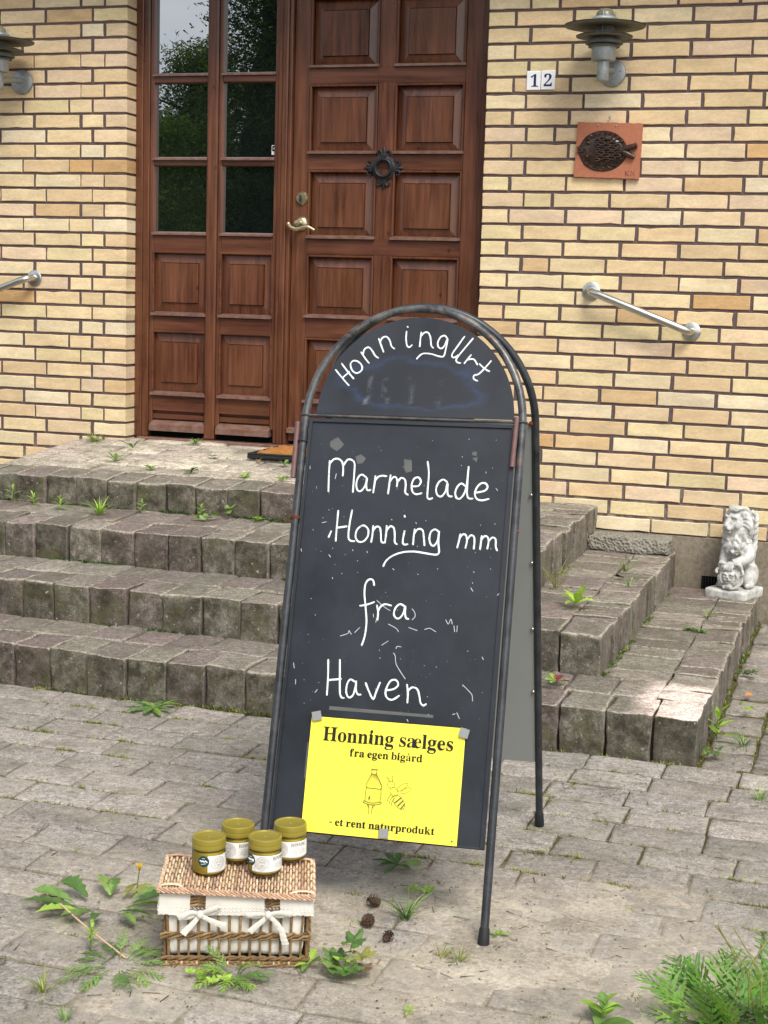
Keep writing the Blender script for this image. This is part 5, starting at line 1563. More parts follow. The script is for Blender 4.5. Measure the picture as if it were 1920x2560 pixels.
for z_ in (-.003, .0015):
    for yy in (LY0, LY1):
        for ph in (0, math.pi):
            lid.col = wc(); pts = []
            for q in range(90):
                x = -LX - .002 + (2 * LX + .004) * q / 89; a = q * 1.1 + ph
                pts.append(KP(x, yy + .0022 * math.cos(a), lz(x, yy) + z_ + .0022 * math.sin(a)))
            lid.tube(pts, .0021, 6)
for xx in (-LX, LX):
    for ph in (0, math.pi):
        lid.col = wc(); lid.tube([KP(xx + .002 * math.cos(q * .8 + ph), LY0 + (LY1 - LY0) * q / 50, lz(xx, LY0 + (LY1 - LY0) * q / 50) + .002 * math.sin(q * .8 + ph)) for q in range(51)], .0024, 6)
for (xx, yy, dx) in [(-LX + .022, LY0 + .012, .024), (LX - .022, LY0 + .012, .024), (-LX + .02, LY1 - .008, .02), (LX - .02, LY1 - .008, .02)]:
    for k_ in range(2):
        lid.col = wc(); lid.tube(catmull([KP(xx - dx, yy + k_ * .004, lz(xx, yy) - .001), KP(xx - dx * .5, yy + k_ * .004, lz(xx, yy) + .006), KP(xx + dx * .6, yy + k_ * .004, lz(xx, yy) + .006), KP(xx + dx, yy + k_ * .004, lz(xx, yy) - .001)], 4), .0019, 6)
lid.build('lid', MAT['wicker'], bk, True)

# ================================================================== HONEY JARS
def jar(x, y, a_label, label, sticker=None):
    zb = .1605
    t = thing('honey_jar', label, 'honey jar', (x, y, zb), 0, 'honey jars on the basket lid')
    c0 = Vector((x, y, zb)); az = math.atan2(-6.40 - y, 1.667 - x)   # only used to set which side the label faces
    h_ = MB(); h_.lathe([(0, .0025), (.026, .0025), (.0305, .006), (.0318, .011), (.0318, .0475), (0, .0475)], c0, 40); h_.build('honey', MAT['honey'], t, True)
    g = MB(); g.lathe([(0, 0), (.027, 0), (.0320, .0035), (.0331, .009), (.0331, .047), (.0318, .0515), (.0310, .056), (.0310, .060)], c0, 44); g.build('glass', MAT['jar'], t, True)
    l = MB(); l.lathe([(0, .0712), (.0262, .0712), (.0280, .0718), (.0290, .0738), (.0312, .0738), (.0326, .0726), (.0331, .0700), (.0331, .0625), (.0325, .0620), (.0325, .0610), (.0335, .0605), (.0338, .0575), (.0338, .0535), (.0332, .0522), (.0305, .0520)], c0, 44)
    l.ell(c0 + Vector((0, 0, .0715)), (.0024, .0024, .0014), None, 10, 6)
    l.build('lid', MAT['lid'], t, 35)
    def cyl(ang, z, r_=.0336):  # ang measured from the label's left edge
        a = az + R(a_label) + ang
        return c0 + Vector((r_ * math.cos(a), r_ * math.sin(a), z))
    lb_ = MB(); n_ = 30; AW = R(152)
    vs = []
    for j, z in enumerate((.0105, .0435)):
        for i in range(n_ + 1): vs.append(cyl(AW * i / n_, z))
    lb_.add(vs, [(i, i + 1, n_ + 2 + i, n_ + 1 + i) for i in range(n_)])
    lo = lb_.build('label', MAT['label'], t, True)
    pr = MB()
    rj = random.Random(4)
    ca = R(38)
    def cs(a, z, r_=.00028):
        pass
    for rad in (.0045, .0070, .0095, .0120, .0145):
        pts = [cyl(ca + rad * math.cos(q * .2618) / .0331, .0272 + .95 * rad * math.sin(q * .2618) + .0006 * math.sin(q * 2.1 + rad * 900), .03375) for q in range(24)]
        pr.tube(pts, .00032 + rj.random() * .0002, 4, closed=True)
    for s in (-1, 1):
        pr.ell(cyl(ca + s * .11, .0305, .0337), (.0011, .0011, .0008), None, 6, 4)
        pr.tube([cyl(ca + s * .03, .0300, .0337), cyl(ca + s * .06, .0245, .0337), cyl(ca, .0225, .0337)], .0004, 4)
    pr.ell(cyl(ca, .0238, .0337), (.0014, .0014, .0010), None, 6, 4)
    for q in range(10):
        a = R(10) + rj.random() * .08; pr.ell(cyl(a, .014 + q * .0011 + rj.random() * .001, .0337), (.0005, .0005, .0005), None, 5, 3)
    for q, (z, w_) in enumerate([(.0290, 50), (.0262, 44), (.0240, 56), (.0218, 50), (.0194, 54), (.0170, 30)]):
        m__ = 14; pr.tube([cyl(R(76 + 56 / 2 - w_ / 2) + R(w_) * i / m__, z, .03368) for i in range(m__ + 1)], .00026, 4)
    pr.tube([cyl(R(8) + R(136) * i / 20, .0118, .03368) for i in range(21)], .00022, 4)
    pr.build('print', MAT['label_ink'], lo)
    tx_ = MB()
    def cp(a, b, d): return cyl(-a / .0331 * -1.0, b, .0338 + d)
    text(tx_, 'HONNING', .0425, .0330, .0000165, lambda a, b, d: cyl(a / .0331, b, .0338 + d), .0001, .033)
    tx_.build('lettering', MAT['label_text'], lo)
    if sticker is not None:
        s_ = MB(); vs = []; fs = []
        nr = 28
        vs.append(cyl(sticker, .0320, .03395))
        for q in range(nr):
            a = 2 * math.pi * q / nr; vs.append(cyl(sticker + .0112 * math.cos(a) / .0331, .0320 + .0112 * math.sin(a), .03395))
        for q in range(nr): fs.append((0, 1 + q, 1 + (q + 1) % nr))
        s_.add(vs, fs); so = s_.build('sticker', MAT['sticker'], t, True)
        w2 = MB()
        for k_, (dz, am, wd) in enumerate([(.0005, .0016, .0010), (-.0048, 0, .0005), (.0062, 0, .0004)]):
            hw = .0075 if k_ == 0 else (.0050 if k_ == 1 else .0030)
            w2.tube([cyl(sticker + (-hw + 2 * hw * q / 16) / .0331, .0320 + dz + am * math.sin(q * 1.15) + (.0012 * (q / 8 - 1) if k_ == 1 else 0), .0341) for q in range(17)], wd, 5)
        w2.build('print', MAT['white'], so)
jar(.4705, -3.7440, -4, 'honey jar with round green sticker, front left of the four on the basket', R(-14))
jar(.5715, -3.7020, -46, 'honey jar with its engraved animal label showing, front right of the four on the basket', R(-7))
jar(.4940, -3.6560, -70, 'honey jar at the back left of the basket lid, half hidden behind two others')
jar(.5890, -3.6110, -70, 'honey jar at the back right of the basket lid, close to the yellow poster')

# ================================================================== WEEDS
rw = random.Random(77)
GREEN = [srgb(112, 144, 76), srgb(128, 158, 84), srgb(98, 130, 70), srgb(140, 166, 94)]
LIME = [srgb(150, 184, 72), srgb(164, 194, 84), srgb(138, 172, 70)]
DARKG = [srgb(78, 106, 58), srgb(90, 120, 66), srgb(68, 96, 54)]
OLIVE = [srgb(150, 150, 84), srgb(134, 136, 72), srgb(166, 160, 98)]
def vcol(pal, lo=.8, hi=1.15):
    c_ = rw.choice(pal); t = rw.uniform(lo, hi); return (c_[0] * t, c_[1] * t, c_[2] * t, 1)
def leaf(mb, base, az, L_, wd, lift, droop, prof, col, twist=0.0, fold=.25, n=14):
    """a leaf blade: prof(u)->half width factor; lift = start elevation (rad), droop bends it down"""
    pts = []; p = Vector(base); el = lift
    d = Vector((math.cos(az), math.sin(az), 0))
    vs = []; cs = []
    side = Vector((-math.sin(az), math.cos(az), 0))
    for i in range(n + 1):
        u = i / n
        up = Vector((0, 0, 1))
        t = d * math.cos(el) + up * math.sin(el)
        nrm = side.cross(t) * -1
        s = side * math.cos(twist * u) + nrm * math.sin(twist * u)
        w__ = wd * prof(u)
        sh = (.85 + .3 * ((i % 2)))
        for k_, e in enumerate((-1, -.5, 0, .5, 1)):
            q = p + s * (e * w__) + Vector((0, 0, 1)) * (abs(e) * w__ * fold)
            vs.append(q)
            m_ = 1.12 if k_ == 2 else (.92 + .16 * rw.random())
            cs.append((col[0] * m_, col[1] * m_, col[2] * m_, 1))
        p = p + t * (L_ / n); el -= droop / n
        if p.z < base[2] + .002: p.z = base[2] + .002; el = max(el, 0.06)
    mb.add(vs, [(i * 5 + k_, i * 5 + k_ + 1, (i + 1) * 5 + k_ + 1, (i + 1) * 5 + k_) for i in range(n) for k_ in range(4)], cs)
    return p
def pdand(ph):   # toothed dandelion outline
    def f(u):
        b = .10 + .95 * math.sin(min(1, u * 1.08) * math.pi) ** .8 * (.35 + .75 * u)
        tooth = 1 - .42 * ((u * 5.5 + ph) % 1.0)
        return max(.02, b * tooth) if u < .97 else .05
    return f
def poval(u): return max(.02, math.sin(min(1, u * .98 + .02) * math.pi) ** .75)
def plance(u): return max(.02, (math.sin(u * math.pi) ** .8) * (1.05 - .35 * u)) if u < .99 else .02
def zground(x, y): return max(.0, sand_h(x, y))
def finish(mb, name, label, cat, group=None):
    o = mb.build(name, MAT['leaf'], None, 'all')
    return tag(o, label, cat, group)
def dandelion(x, y, z, n, L_, wd, pal, label, group='dandelion weeds', lift=(.15, .6), azs=None, name='dandelion', red=0, droop=(.5, 1.0), hollow=0.0):
    m_ = MB()
    for i in range(n):
        az = (azs[i] if azs else 2 * math.pi * i / n + rw.uniform(-.35, .35))
        l_ = L_ * rw.uniform(.7, 1.15); c_ = vcol(pal)
        if i < red: c_ = vcol([srgb(128, 54, 58), srgb(142, 70, 66)])
        r0 = hollow * rw.uniform(.7, 1.0)
        leaf(m_, (x + r0 * math.cos(az), y + r0 * math.sin(az), z + .004), az + rw.uniform(-.3, .3) * (1 if hollow else 0), l_, wd * rw.uniform(.8, 1.2), rw.uniform(*lift), rw.uniform(*droop), pdand(rw.random()), c_, rw.uniform(-.5, .5), rw.uniform(.1, .5), 18)
    return finish(m_, name, label, 'weed', group)
# --- large dandelions left of the basket
m_ = MB()
for (dx, dy, az, l_, w__, c_, lift, dr) in [
    (-.040, .03, 2.75, .075, .024, GREEN, .35, .7), (-.055, .0, 3.1, .085, .020, GREEN, .35, .8), (-.03, -.02, 3.45, .10, .017, GREEN, .25, .6), (-.02, -.03, 3.8, .075, .018, LIME, .3, .8), (-.06, -.01, 3.3, .06, .016, [srgb(120, 62, 72)], .1, .3),
    (.0, .055, 2.3, .07, .020, GREEN, .45, .8), (.0, .06, 1.9, .055, .018, GREEN, .4, .8), (.03, .06, 1.4, .05, .016, OLIVE, .4, .7), (.055, .05, .8, .06, .018, GREEN, .45, .9), (.07, .035, .4, .065, .018, DARKG, .5, .8),
    (.065, .01, .15, .085, .020, GREEN, .35, .7), (.06, -.01, -.15, .075, .018, GREEN, .3, .7), (.07, -.02, -.6, .06, .016, GREEN, .3, .9), (.03, -.03, -1.3, .055, .016, GREEN, .6, 1.2), (.015, -.03, -1.8, .05, .016, GREEN, .6, 1.0), (.0, -.035, -2.1, .05, .016, GREEN, .5, 1.0), (.04, .07, 1.0, .05, .014, OLIVE, .3, .5)]:
    leaf(m_, (.180 + dx * .95, -3.668 + dy * 1.15, .014), az, l_ * 1.22, w__ * 1.25, lift * .8 + .12, dr * .75, pdand(rw.random()), vcol(c_), rw.uniform(-.6, .6), rw.uniform(.15, .5), 20)
m_.col = vcol(OLIVE); m_.tube(catmull([(.222, -3.565, .004), (.224, -3.563, .035), (.226, -3.560, .062)], 4), .0014, 6)
m_.col = srgb(226, 196, 60) + (1,)
for q in range(12): 
    a = q * .52; m_.tube([(.226, -3.560, .060), (.226 + .007 * math.cos(a), -3.560 + .007 * math.sin(a), .075)], [.0018, .0008], 5)
finish(m_, 'dandelion', 'large sprawling dandelion with a yellow bud left of the wicker basket', 'weed', 'dandelion weeds')
m_ = MB(); m_.col = srgb(206, 172, 140) + (1,)
m_.tube(catmull([(.125, -3.715, .028), (.21, -3.775, .022), (.31, -3.835, .012), (.345, -3.850, .004)], 5), .0019, 6)
tag(m_.build('dry_stalk', MAT['litter'], None, True), 'thin pale dry stalk lying between the two weeds left of the basket', 'stalk')
def fern(mb, base, az, L_, wd, lift, droop, pal, npair=9, lw=.075):
    p = Vector(base); el = lift; d = Vector((math.cos(az), math.sin(az), 0)); side = Vector((-math.sin(az), math.cos(az), 0))
    n = npair; col_ = vcol(pal); pts = [p.copy()]
    for i in range(n):
        u = (i + 1) / n
        t = d * math.cos(el) + Vector((0, 0, 1)) * math.sin(el)
        p = p + t * (L_ / n); el -= droop / n; pts.append(p.copy())
        if u < .18: continue
        ll = wd * (math.sin(min(1, u * .92 + .08) * math.pi) ** .7) * rw.uniform(.85, 1.1) + .004
        nrm = t.cross(side)
        for s in (-1, 1):
            dd = (t * .80 + side * s * .60 + Vector((rw.gauss(0, .08), rw.gauss(0, .08), rw.gauss(0, .10)))).normalized()
            c_ = tuple(a * rw.uniform(.85, 1.18) for a in col_[:3]) + (1,)
            w__ = ll * lw
            perp = dd.cross(nrm).normalized()
            vs = []; m__ = 7
            for k_ in range(m__):
                v_ = k_ / (m__ - 1); ww = w__ * math.sin(min(1, v_ * .85 + .15) * math.pi) ** .6 * (1.7 if k_ % 2 else .65)
                q = p + dd * (ll * v_) + Vector((0, 0, -1)) * (ll * .12 * v_ * v_)
                vs += [q - perp * ww, q + Vector((0, 0, .0006)), q + perp * ww]
            fs = []
            for k_ in range(m__ - 1):
                a = k_ * 3; fs += [(a, a + 1, a + 4, a + 3), (a + 1, a + 2, a + 5, a + 4)]
            mb.add(vs, fs, [c_] * len(vs))
    mb.col = tuple(a * 1.15 for a in col_[:3]) + (1,)
    mb.tube(pts, [.0013 - .0008 * i / len(pts) for i in range(len(pts))], 5)
# --- feathery weed below the dandelion
m_ = MB()
for q in range(15):
    az = 2 * math.pi * q / 15 + rw.uniform(-.25, .25)
    fern(m_, (.350 + .03 * math.cos(az), -3.888 + .03 * math.sin(az), zground(.35, -3.89) + .008), az, rw.uniform(.055, .10), .020, rw.uniform(.1, .45), rw.uniform(.3, .8), GREEN, 8)
for q in range(2):
    m_.col = vcol(LIME); x_ = .262 + q * .008; y_ = -3.842 - q * .012
    m_.tube([(x_, y_, 0), (x_ + .004, y_, .055)], .001, 5)
    for t in range(7): leaf(m_, (x_ + .003, y_, .02 + t * .006), t * 2.4, .016, .004, .6, .6, plance, vcol(LIME), 0, .1, 6)
finish(m_, 'feathery_weed', 'low feathery weed in front of the dandelion at the lower left of the basket', 'weed', 'feathery weeds')
m_ = MB()
for q in range(13):
    az = -1.6 + rw.uniform(-2.0, 2.0)
    fern(m_, (.575 + rw.uniform(-.02, .02), -3.858 + rw.uniform(-.015, .015), .009), az, rw.uniform(.05, .085), .018, rw.uniform(.25, 1.0), rw.uniform(.5, 1.1), GREEN + LIME, 8)
def lobed(mb, base, az, r_, tilt, pal, nl=5):
    c_ = vcol(pal); vs = [Vector(base)]; cs = [c_]
    d = Vector((math.cos(az) * math.cos(tilt), math.sin(az) * math.cos(tilt), math.sin(tilt))); side = Vector((-math.sin(az), math.cos(az), 0)); up = side.cross(d) * -1
    n = 44
    for q in range(n + 1):
        a = -2.75 + 5.5 * q / n
        rr = r_ * (.80 + .17 * math.cos(a * nl / 1.0) + .05 * math.cos(a * 23))
        p = Vector(base) + d * (r_ * .25 + rr * math.cos(a)) + side * (rr * math.sin(a)) + Vector((0, 0, 1)) * (r_ * .16 * math.cos(a * nl) + rw.uniform(-.001, .001))
        vs.append(p); m__ = rw.uniform(.9, 1.15); cs.append(tuple(x_ * m__ for x_ in c_[:3]) + (1,))
    o = len(vs)
    for q in range(n + 1):
        vs.append(Vector(base) + (vs[1 + q] - Vector(base)) * .5 + Vector((0, 0, r_ * .05))); cs.append(tuple(x_ * 1.05 for x_ in c_[:3]) + (1,))
    fs = [(0, o + q, o + q + 1) for q in range(n)] + [(o + q, 1 + q, 2 + q, o + q + 1) for q in range(n)]
    mb.add(vs, fs, cs)
for (dx, dy, r_) in [(-.035, -.015, .014), (-.015, -.035, .015), (.005, -.045, .014), (.022, -.032, .016), (-.01, -.012, .014), (-.05, -.025, .012)]:
    lobed(m_, (.545 + dx, -3.855 + dy, .012 + rw.uniform(0, .012)), rw.uniform(-3, 0), r_, rw.uniform(-.2, .3), LIME)
finish(m_, 'feathery_weed', 'mixed bright green weed growing against the front of the basket', 'weed', 'feathery weeds')
# --- round-leaved weed right of the basket
m_ = MB()
for (dx, dy, z_, r_, pal) in [(-.040, .0, .030, .025, GREEN), (-.030, -.03, .022, .028, GREEN), (.0, -.042, .020, .028, GREEN), (.030, -.03, .024, .024, GREEN), (.008, .02, .060, .028, GREEN), (.040, .012, .040, .028, OLIVE), (-.012, .0, .040, .024, DARKG), (.0, -.015, .034, .025, LIME), (.052, -.010, .022, .022, [srgb(124, 98, 80)])]:
    lobed(m_, (.765 + dx * .6, -3.752 + dy * .6, z_), math.atan2(dy, dx + .001) if abs(dx) + abs(dy) > .01 else 1.0, r_, rw.uniform(-.15, .55), pal)
    m_.col = vcol(LIME); m_.tube([(.765, -3.75, 0), (.765 + dx * .6, -3.752 + dy * .6, z_)], .0011, 5)
finish(m_, 'mallow_weed', 'round lobed-leaf weed standing alone right of the basket', 'weed')
dandelion(.688, -3.752, .003, 5, .045, .011, LIME + GREEN, 'small bright green weed at the front right corner of the basket', 'dandelion weeds', (.4, .9))
dandelion(-.405, -2.225, .004, 11, .095, .019, GREEN + LIME, 'spreading green dandelion at the foot of the bottom step, left of the chalkboard', 'dandelion weeds', (.12, .45))
dandelion(.690, -3.195, .004, 8, .062, .013, DARKG + GREEN, 'dark green dandelion rosette under the chalkboard', 'dandelion weeds', (.15, .6))
m_ = MB()
for (x_, y_) in [(.752, -3.322), (.770, -3.318), (.795, -3.316), (.806, -3.308)]:
    lobed(m_, (x_, y_, .010), rw.uniform(0, 6), .013, .3, LIME)
finish(m_, 'clover_weed', 'small pale lime weed behind the grass clump under the chalkboard', 'weed')
def tuft(x, y, z, n, h_, spread, pal, label, group='grass tufts in the paving', wd=.0014, name='grass_tuft'):
    m_ = MB()
    for q in range(n):
        az = rw.uniform(0, 6.28); r_ = spread * .25 * rw.random(); hh = h_ * rw.uniform(.45, 1.1)
        leaf(m_, (x + r_ * math.cos(az), y + r_ * math.sin(az), z), az, hh, wd * rw.uniform(.7, 1.2), rw.uniform(.75, 1.4), rw.uniform(.3, 1.3) * spread / .05, lambda u: 1.0 - .9 * u * u, vcol(pal), rw.uniform(-1, 1), .3, 8)
    return finish(m_, name, label, 'grass', group)
tuft(.795, -3.462, .003, 30, .085, .055, DARKG + GREEN, 'tall dark green grass clump among the pine cones', wd=.0021)
tuft(.918, -3.620, .002, 14, .042, .05, OLIVE, 'thin dry grass tuft left of the chalkboard front foot, the nearer of two')
tuft(.955, -3.628, .002, 16, .048, .05, OLIVE + GREEN, 'short green grass tuft just in front of the chalkboard front foot')
tuft(.270, -4.03, .002, 26, .05, .06, OLIVE + GREEN, 'grass tuft at the lower left edge of the paving')
tuft(.365, -4.118, .002, 14, .04, .05, GREEN, 'small grass tuft at the bottom of the picture under the basket')
tuft(-.758, -1.665, .14, 16, .115, .022, DARKG + GREEN, 'upright grass tuft growing on the lowest step', wd=.0022)
dandelion(.995, -3.478, .002, 4, .028, .008, LIME, 'tiny yellow-green weed behind the chalkboard front foot', 'small weeds', (.4, 1.0))
dandelion(.925, -3.868, .002, 5, .020, .005, LIME, 'tiny lime sprout in the sand near the bottom of the picture', 'small weeds', (.3, .8))
def sprout(x, y, z, h_, n, L_, pal, label, group='willowherb sprouts on the steps', wd=.006):
    m_ = MB(); m_.col = vcol(pal)
    lean = rw.uniform(-.15, .15)
    m_.tube([(x, y, z), (x + lean * h_ * .5, y, z + h_ * .5), (x + lean * h_, y, z + h_)], [.0018, .0014, .0008], 6)
    for q in range(n):
        u = .1 + .9 * q / n; az = q * 2.4 + rw.uniform(-.3, .3)
        leaf(m_, (x + lean * h_ * u, y, z + h_ * u), az, L_ * (1.1 - .6 * u) * rw.uniform(.85, 1.1), wd * (1.1 - .5 * u), .25 + .9 * u, .7, plance, vcol(pal), 0, .25, 8)
    return finish(m_, 'sprout', label, 'weed', group)
YT2 = lambda y: .263 + (y + 1.735) * .004 + .004     # tread below the second riser
for (x_, y_, h_, n_, l_, pal, lab) in [
    (-1.655, -1.36, .075, 9, .055, LIME, 'tall lime sprout at the left edge of the second step'),
    (-1.53, -1.40, .05, 9, .05, LIME, 'wide lime sprout second from the left on the second step'),
    (-1.36, -1.455, .055, 10, .05, LIME, 'lime sprout third from the left on the second step'),
    (-1.06, -1.385, .06, 9, .042, LIME, 'upright lime sprout in the middle of the second step'),
    (-.735, -1.385, .055, 9, .042, LIME, 'lime sprout left of the heart-leaved one on the second step')]:
    pass
def on_tread(px_x, y, ti):   # helper: point on a tread surface
    yf, xr, xl, zf, zb = TIERS[ti][:5]
    return zf + (y - yf) * (zb - zf) / -yf
for (x_, y_, h_, n_, l_, pal, lab) in [
    (-1.69, -.945, .080, 9, .055, LIME, 'tall lime sprout at the left edge of the third step'),
    (-1.58, -.955, .045, 10, .050, LIME, 'spreading lime sprout second from the left on the third step'),
    (-1.415, -1.03, .052, 11, .048, LIME, 'bushy lime sprout third from the left on the third step'),
    (-1.10, -.955, .062, 9, .040, LIME, 'upright lime sprout alone in the middle of the third step'),
    (-.845, -.945, .055, 9, .040, LIME, 'upright lime sprout left of the heart-leaved weed on the third step')]:
    sprout(x_, y_, on_tread(x_, y_, 2) - .003, h_, n_, l_, pal, lab)
tuft(-1.235, -1.045, on_tread(0, -1.045, 2), 34, .085, .05, LIME, 'bright green grass tuft between two sprouts on the third step', wd=.0026)
m_ = MB()
for (dx, dy, z_) in [(0, .02, .045), (.012, .0, .03), (-.02, -.02, .02), (-.04, -.05, .012), (-.06, -.04, .016), (-.075, -.055, .01), (-.03, -.035, .022), (.02, .01, .05), (-.09, -.06, .012), (-.05, -.07, .010)]:
    lobed(m_, (-.735 + dx, -.965 + dy, on_tread(0, -.98, 2) + z_), rw.uniform(0, 6), rw.uniform(.014, .022), rw.uniform(0, .5), LIME + GREEN, 2)
finish(m_, 'heart_leaf_weed', 'heart-leaved creeping weed on the third step close to the chalkboard', 'weed')
dandelion(-.60, -.95, on_tread(0, -.95, 2), 6, .04, .012, LIME, 'small lime weed on the third step touching the chalkboard tube', 'small weeds', (.4, .9))
for (x_, y_, n_, l_, pal, lab) in [(-1.44, -.53, 6, .075, GREEN, 'broad-leaved green weed at the left front of the landing'), (-1.515, -.22, 5, .075, DARKG + GREEN, 'upright two-leaf weed by the wall corner on the landing'),
    (-1.205, -.66, 5, .035, LIME, 'flat lime weed behind the landing edge, left of the dark one'), (-1.02, -.66, 7, .052, DARKG, 'dark green weed behind the landing edge'), (-.765, -.69, 9, .036, LIME, 'lime weed row behind the landing edge near the doormat'),
    (-.60, -.70, 6, .04, LIME, 'small lime weed on the landing beside the chalkboard'), (-1.30, -.02, 8, .050, GREEN, 'small leafy weed at the side window threshold'), (-1.09, -.30, 5, .03, GREEN, 'little green weed left of the doormat on the landing'), (-.72, -.38, 6, .035, GREEN, 'flat green weed in front of the doormat')]:
    dandelion(x_, y_, on_tread(x_, y_, 3), n_, l_, .011, pal, lab, 'weeds on the landing', (.4, 1.1))
tuft(-1.77, -.10, on_tread(0, -.10, 3), 60, .07, .09, OLIVE + GREEN, 'grey-green bushy tuft at the foot of the brick wall, left of the door', wd=.0016)
dandelion(.735, -1.375, .277, 6, .085, .022, LIME, 'bright lime broad-leaved weed on the step right of the chalkboard', 'dandelion weeds', (.5, 1.1))
dandelion(.785, -1.925, .142, 11, .055, .012, LIME + GREEN, 'green and dark red rosette weed on the lowest step beside the chalkboard', 'dandelion weeds', (.3, .9), None, 'dandelion', 4)
tuft(.775, -.62, .272, 18, .10, .05, OLIVE + GREEN, 'grass tuft in the joint of the step in front of the concrete slab', wd=.0017)
tuft(.60, -1.06, .270, 26, .20, .06, OLIVE, 'tall thin pale grass against the side of the upper step, right of the chalkboard', wd=.0015)
tuft(.84, -.92, .272, 14, .06, .05, GREEN, 'small grass tuft in the joint of the second step, right of the chalkboard', wd=.0014)
tuft(1.105, -.62, .128, 20, .06, .05, GREEN + OLIVE, 'thin grass tuft in front of the lion statue', wd=.0013)
m_ = MB()
for q in range(120): 
    a = rw.random(); leaf(m_, (1.045 + .085 * a, -.885 - .03 * a + rw.gauss(0, .008), .126), rw.uniform(0, 6.28), .014, .003, rw.uniform(.3, 1.2), .6, poval, vcol(DARKG + GREEN), 0, .2, 3)
finish(m_, 'moss_cushion', 'dark green moss cushion in a step joint in front of the lion', 'moss')
sprout(1.262, -1.83, .0, .085, 9, .085, LIME, 'light green willowherb at the corner of the lowest step', 'willowherb sprouts on the steps', .011)
def leafy(x, y, n, r_, pal, label, group='weeds in the right-hand paving'):
    m_ = MB()
    for q in range(n): lobed(m_, (x + rw.uniform(-.03, .03), y + rw.uniform(-.03, .03), .01 + .02 * rw.random()), rw.uniform(0, 6), r_ * rw.uniform(.8, 1.2), rw.uniform(0, .5), pal, 3)
    return finish(m_, 'broadleaf_weed', label, 'weed', group)
leafy(1.455, -1.16, 8, .030, GREEN + LIME, 'broad-leaved green weed at the right edge, beside the orange leaf')
leafy(1.43, -1.72, 3, .020, LIME, 'single light green weed at the right edge of the paving')
leafy(1.315, -1.48, 4, .014, LIME, 'small lime weed pair beside the wall of the lowest step')
leafy(1.285, -1.02, 7, .013, DARKG, 'dark creeping weed along the side of the lowest step')
leafy(1.262, -2.03, 9, .012, DARKG + GREEN, 'dark ivy-like weed at the front corner of the lowest step')
tuft(1.345, -1.86, .0, 34, .06, .07, DARKG + GREEN, 'grass tuft in the paving right of the step corner')
tuft(1.43, -2.36, .0, 20, .05, .06, GREEN + LIME, 'grass tuft at the right edge below the step corner')
m_ = MB()
for q in range(70): leaf(m_, (1.29 + rw.uniform(0, .14), -.035 + rw.gauss(0, .02), .0), rw.uniform(0, 6.28), .03, .008, rw.uniform(.4, 1.4), .8, poval, vcol([srgb(112, 30, 62), srgb(92, 24, 50), srgb(130, 44, 74)]), 0, .2, 5)
finish(m_, 'red_leaf_plant', 'low dark red plant against the plinth right of the lion', 'plant')
# --- tansy clump in the lower right corner
m_ = MB()
for q in range(26):
    bx, by = 1.505 + rw.gauss(0, .042), -3.745 + rw.gauss(0, .036)
    az = math.atan2(by + 3.745, bx - 1.505) + rw.uniform(-.9, .9)
    fern(m_, (bx, by, .0), az, rw.uniform(.10, .175), .052, rw.uniform(.7, 1.45), rw.uniform(.2, 1.1), [srgb(98, 138, 58), srgb(112, 152, 66), srgb(84, 122, 54), srgb(128, 164, 72)], 10, .050)
for q in range(14):
    az = rw.uniform(0, 6.28); 
    fern(m_, (1.50 + rw.gauss(0, .035), -3.78 + rw.gauss(0, .03), .0), az, rw.uniform(.10, .15), .045, rw.uniform(.2, .8), .6, DARKG, 10, .05)
for q in range(4):
    m_.col = vcol(OLIVE); x_ = 1.50 + rw.uniform(-.05, .05); m_.tube([(x_, -3.73, 0), (x_ + rw.uniform(-.05, .03), -3.70, .11), (x_ + rw.uniform(-.08, .02), -3.68, .18)], .0013, 5)
finish(m_, 'tansy_plant', 'big feathery green tansy clump in the lower right corner', 'plant')
m_ = MB()
for q in range(14):
    bx, by = 1.635 + rw.gauss(0, .03), -3.66 + rw.gauss(0, .03)
    fern(m_, (bx, by, .0), rw.uniform(0, 6.28), rw.uniform(.14, .22), .05, rw.uniform(.9, 1.4), rw.uniform(.3, 1.0), [srgb(104, 146, 62), srgb(124, 162, 70)], 10, .050)
finish(m_, 'tansy_plant', 'feathery green tansy shoots at the right edge beside the big clump', 'plant')
sprout(1.262, -3.785, .0, .05, 9, .062, GREEN + LIME, 'oval-leaved green seedling left of the tansy clump at the bottom', 'small weeds', .015)

# ================================================================== PINE CONES, LEAVES
def cone(x, y, r_, label):
    m_ = MB(); c0 = Vector((x, y, r_ * .85 + .001)); az = rw.uniform(0, 6.28)
    ax = Vector((math.cos(az) * .8, math.sin(az) * .8, rw.uniform(.2, .7))).normalized(); u = ax.orthogonal().normalized(); v = ax.cross(u)
    m_.col = (1, 1, 1, 1); m_.tube([c0 - ax * r_ * .8, c0, c0 + ax * r_ * .8], [r_ * .45, r_ * .6, r_ * .25], 8)
    for q in range(46):
        t = q / 45; a = q * 2.39996; rr = r_ * math.sin(.25 + t * 2.5) * .95
        p = c0 + ax * (r_ * (-.9 + 1.75 * t)); d = (u * math.cos(a) + v * math.sin(a))
        tip = p + d * rr + ax * r_ * .18; s = ax.cross(d) * r_ * .26
        m_.add([p - s * .5, p + s * .5, tip + s, tip - s, tip + d * r_ * .08 - ax * r_ * .14], [(0, 1, 2, 3), (3, 2, 4)])
    tag(m_.build('pine_cone', MAT['cone'], None), label, 'pine cone', 'pine cones on the paving')
cone(.712, -3.425, .0165, 'reddish pine cone farthest from the camera of the three under the chalkboard')
cone(.733, -3.525, .0150, 'middle dark pine cone of the three beside the grass clump')
cone(.793, -3.582, .0132, 'small dark pine cone nearest the camera beside a pale chip')
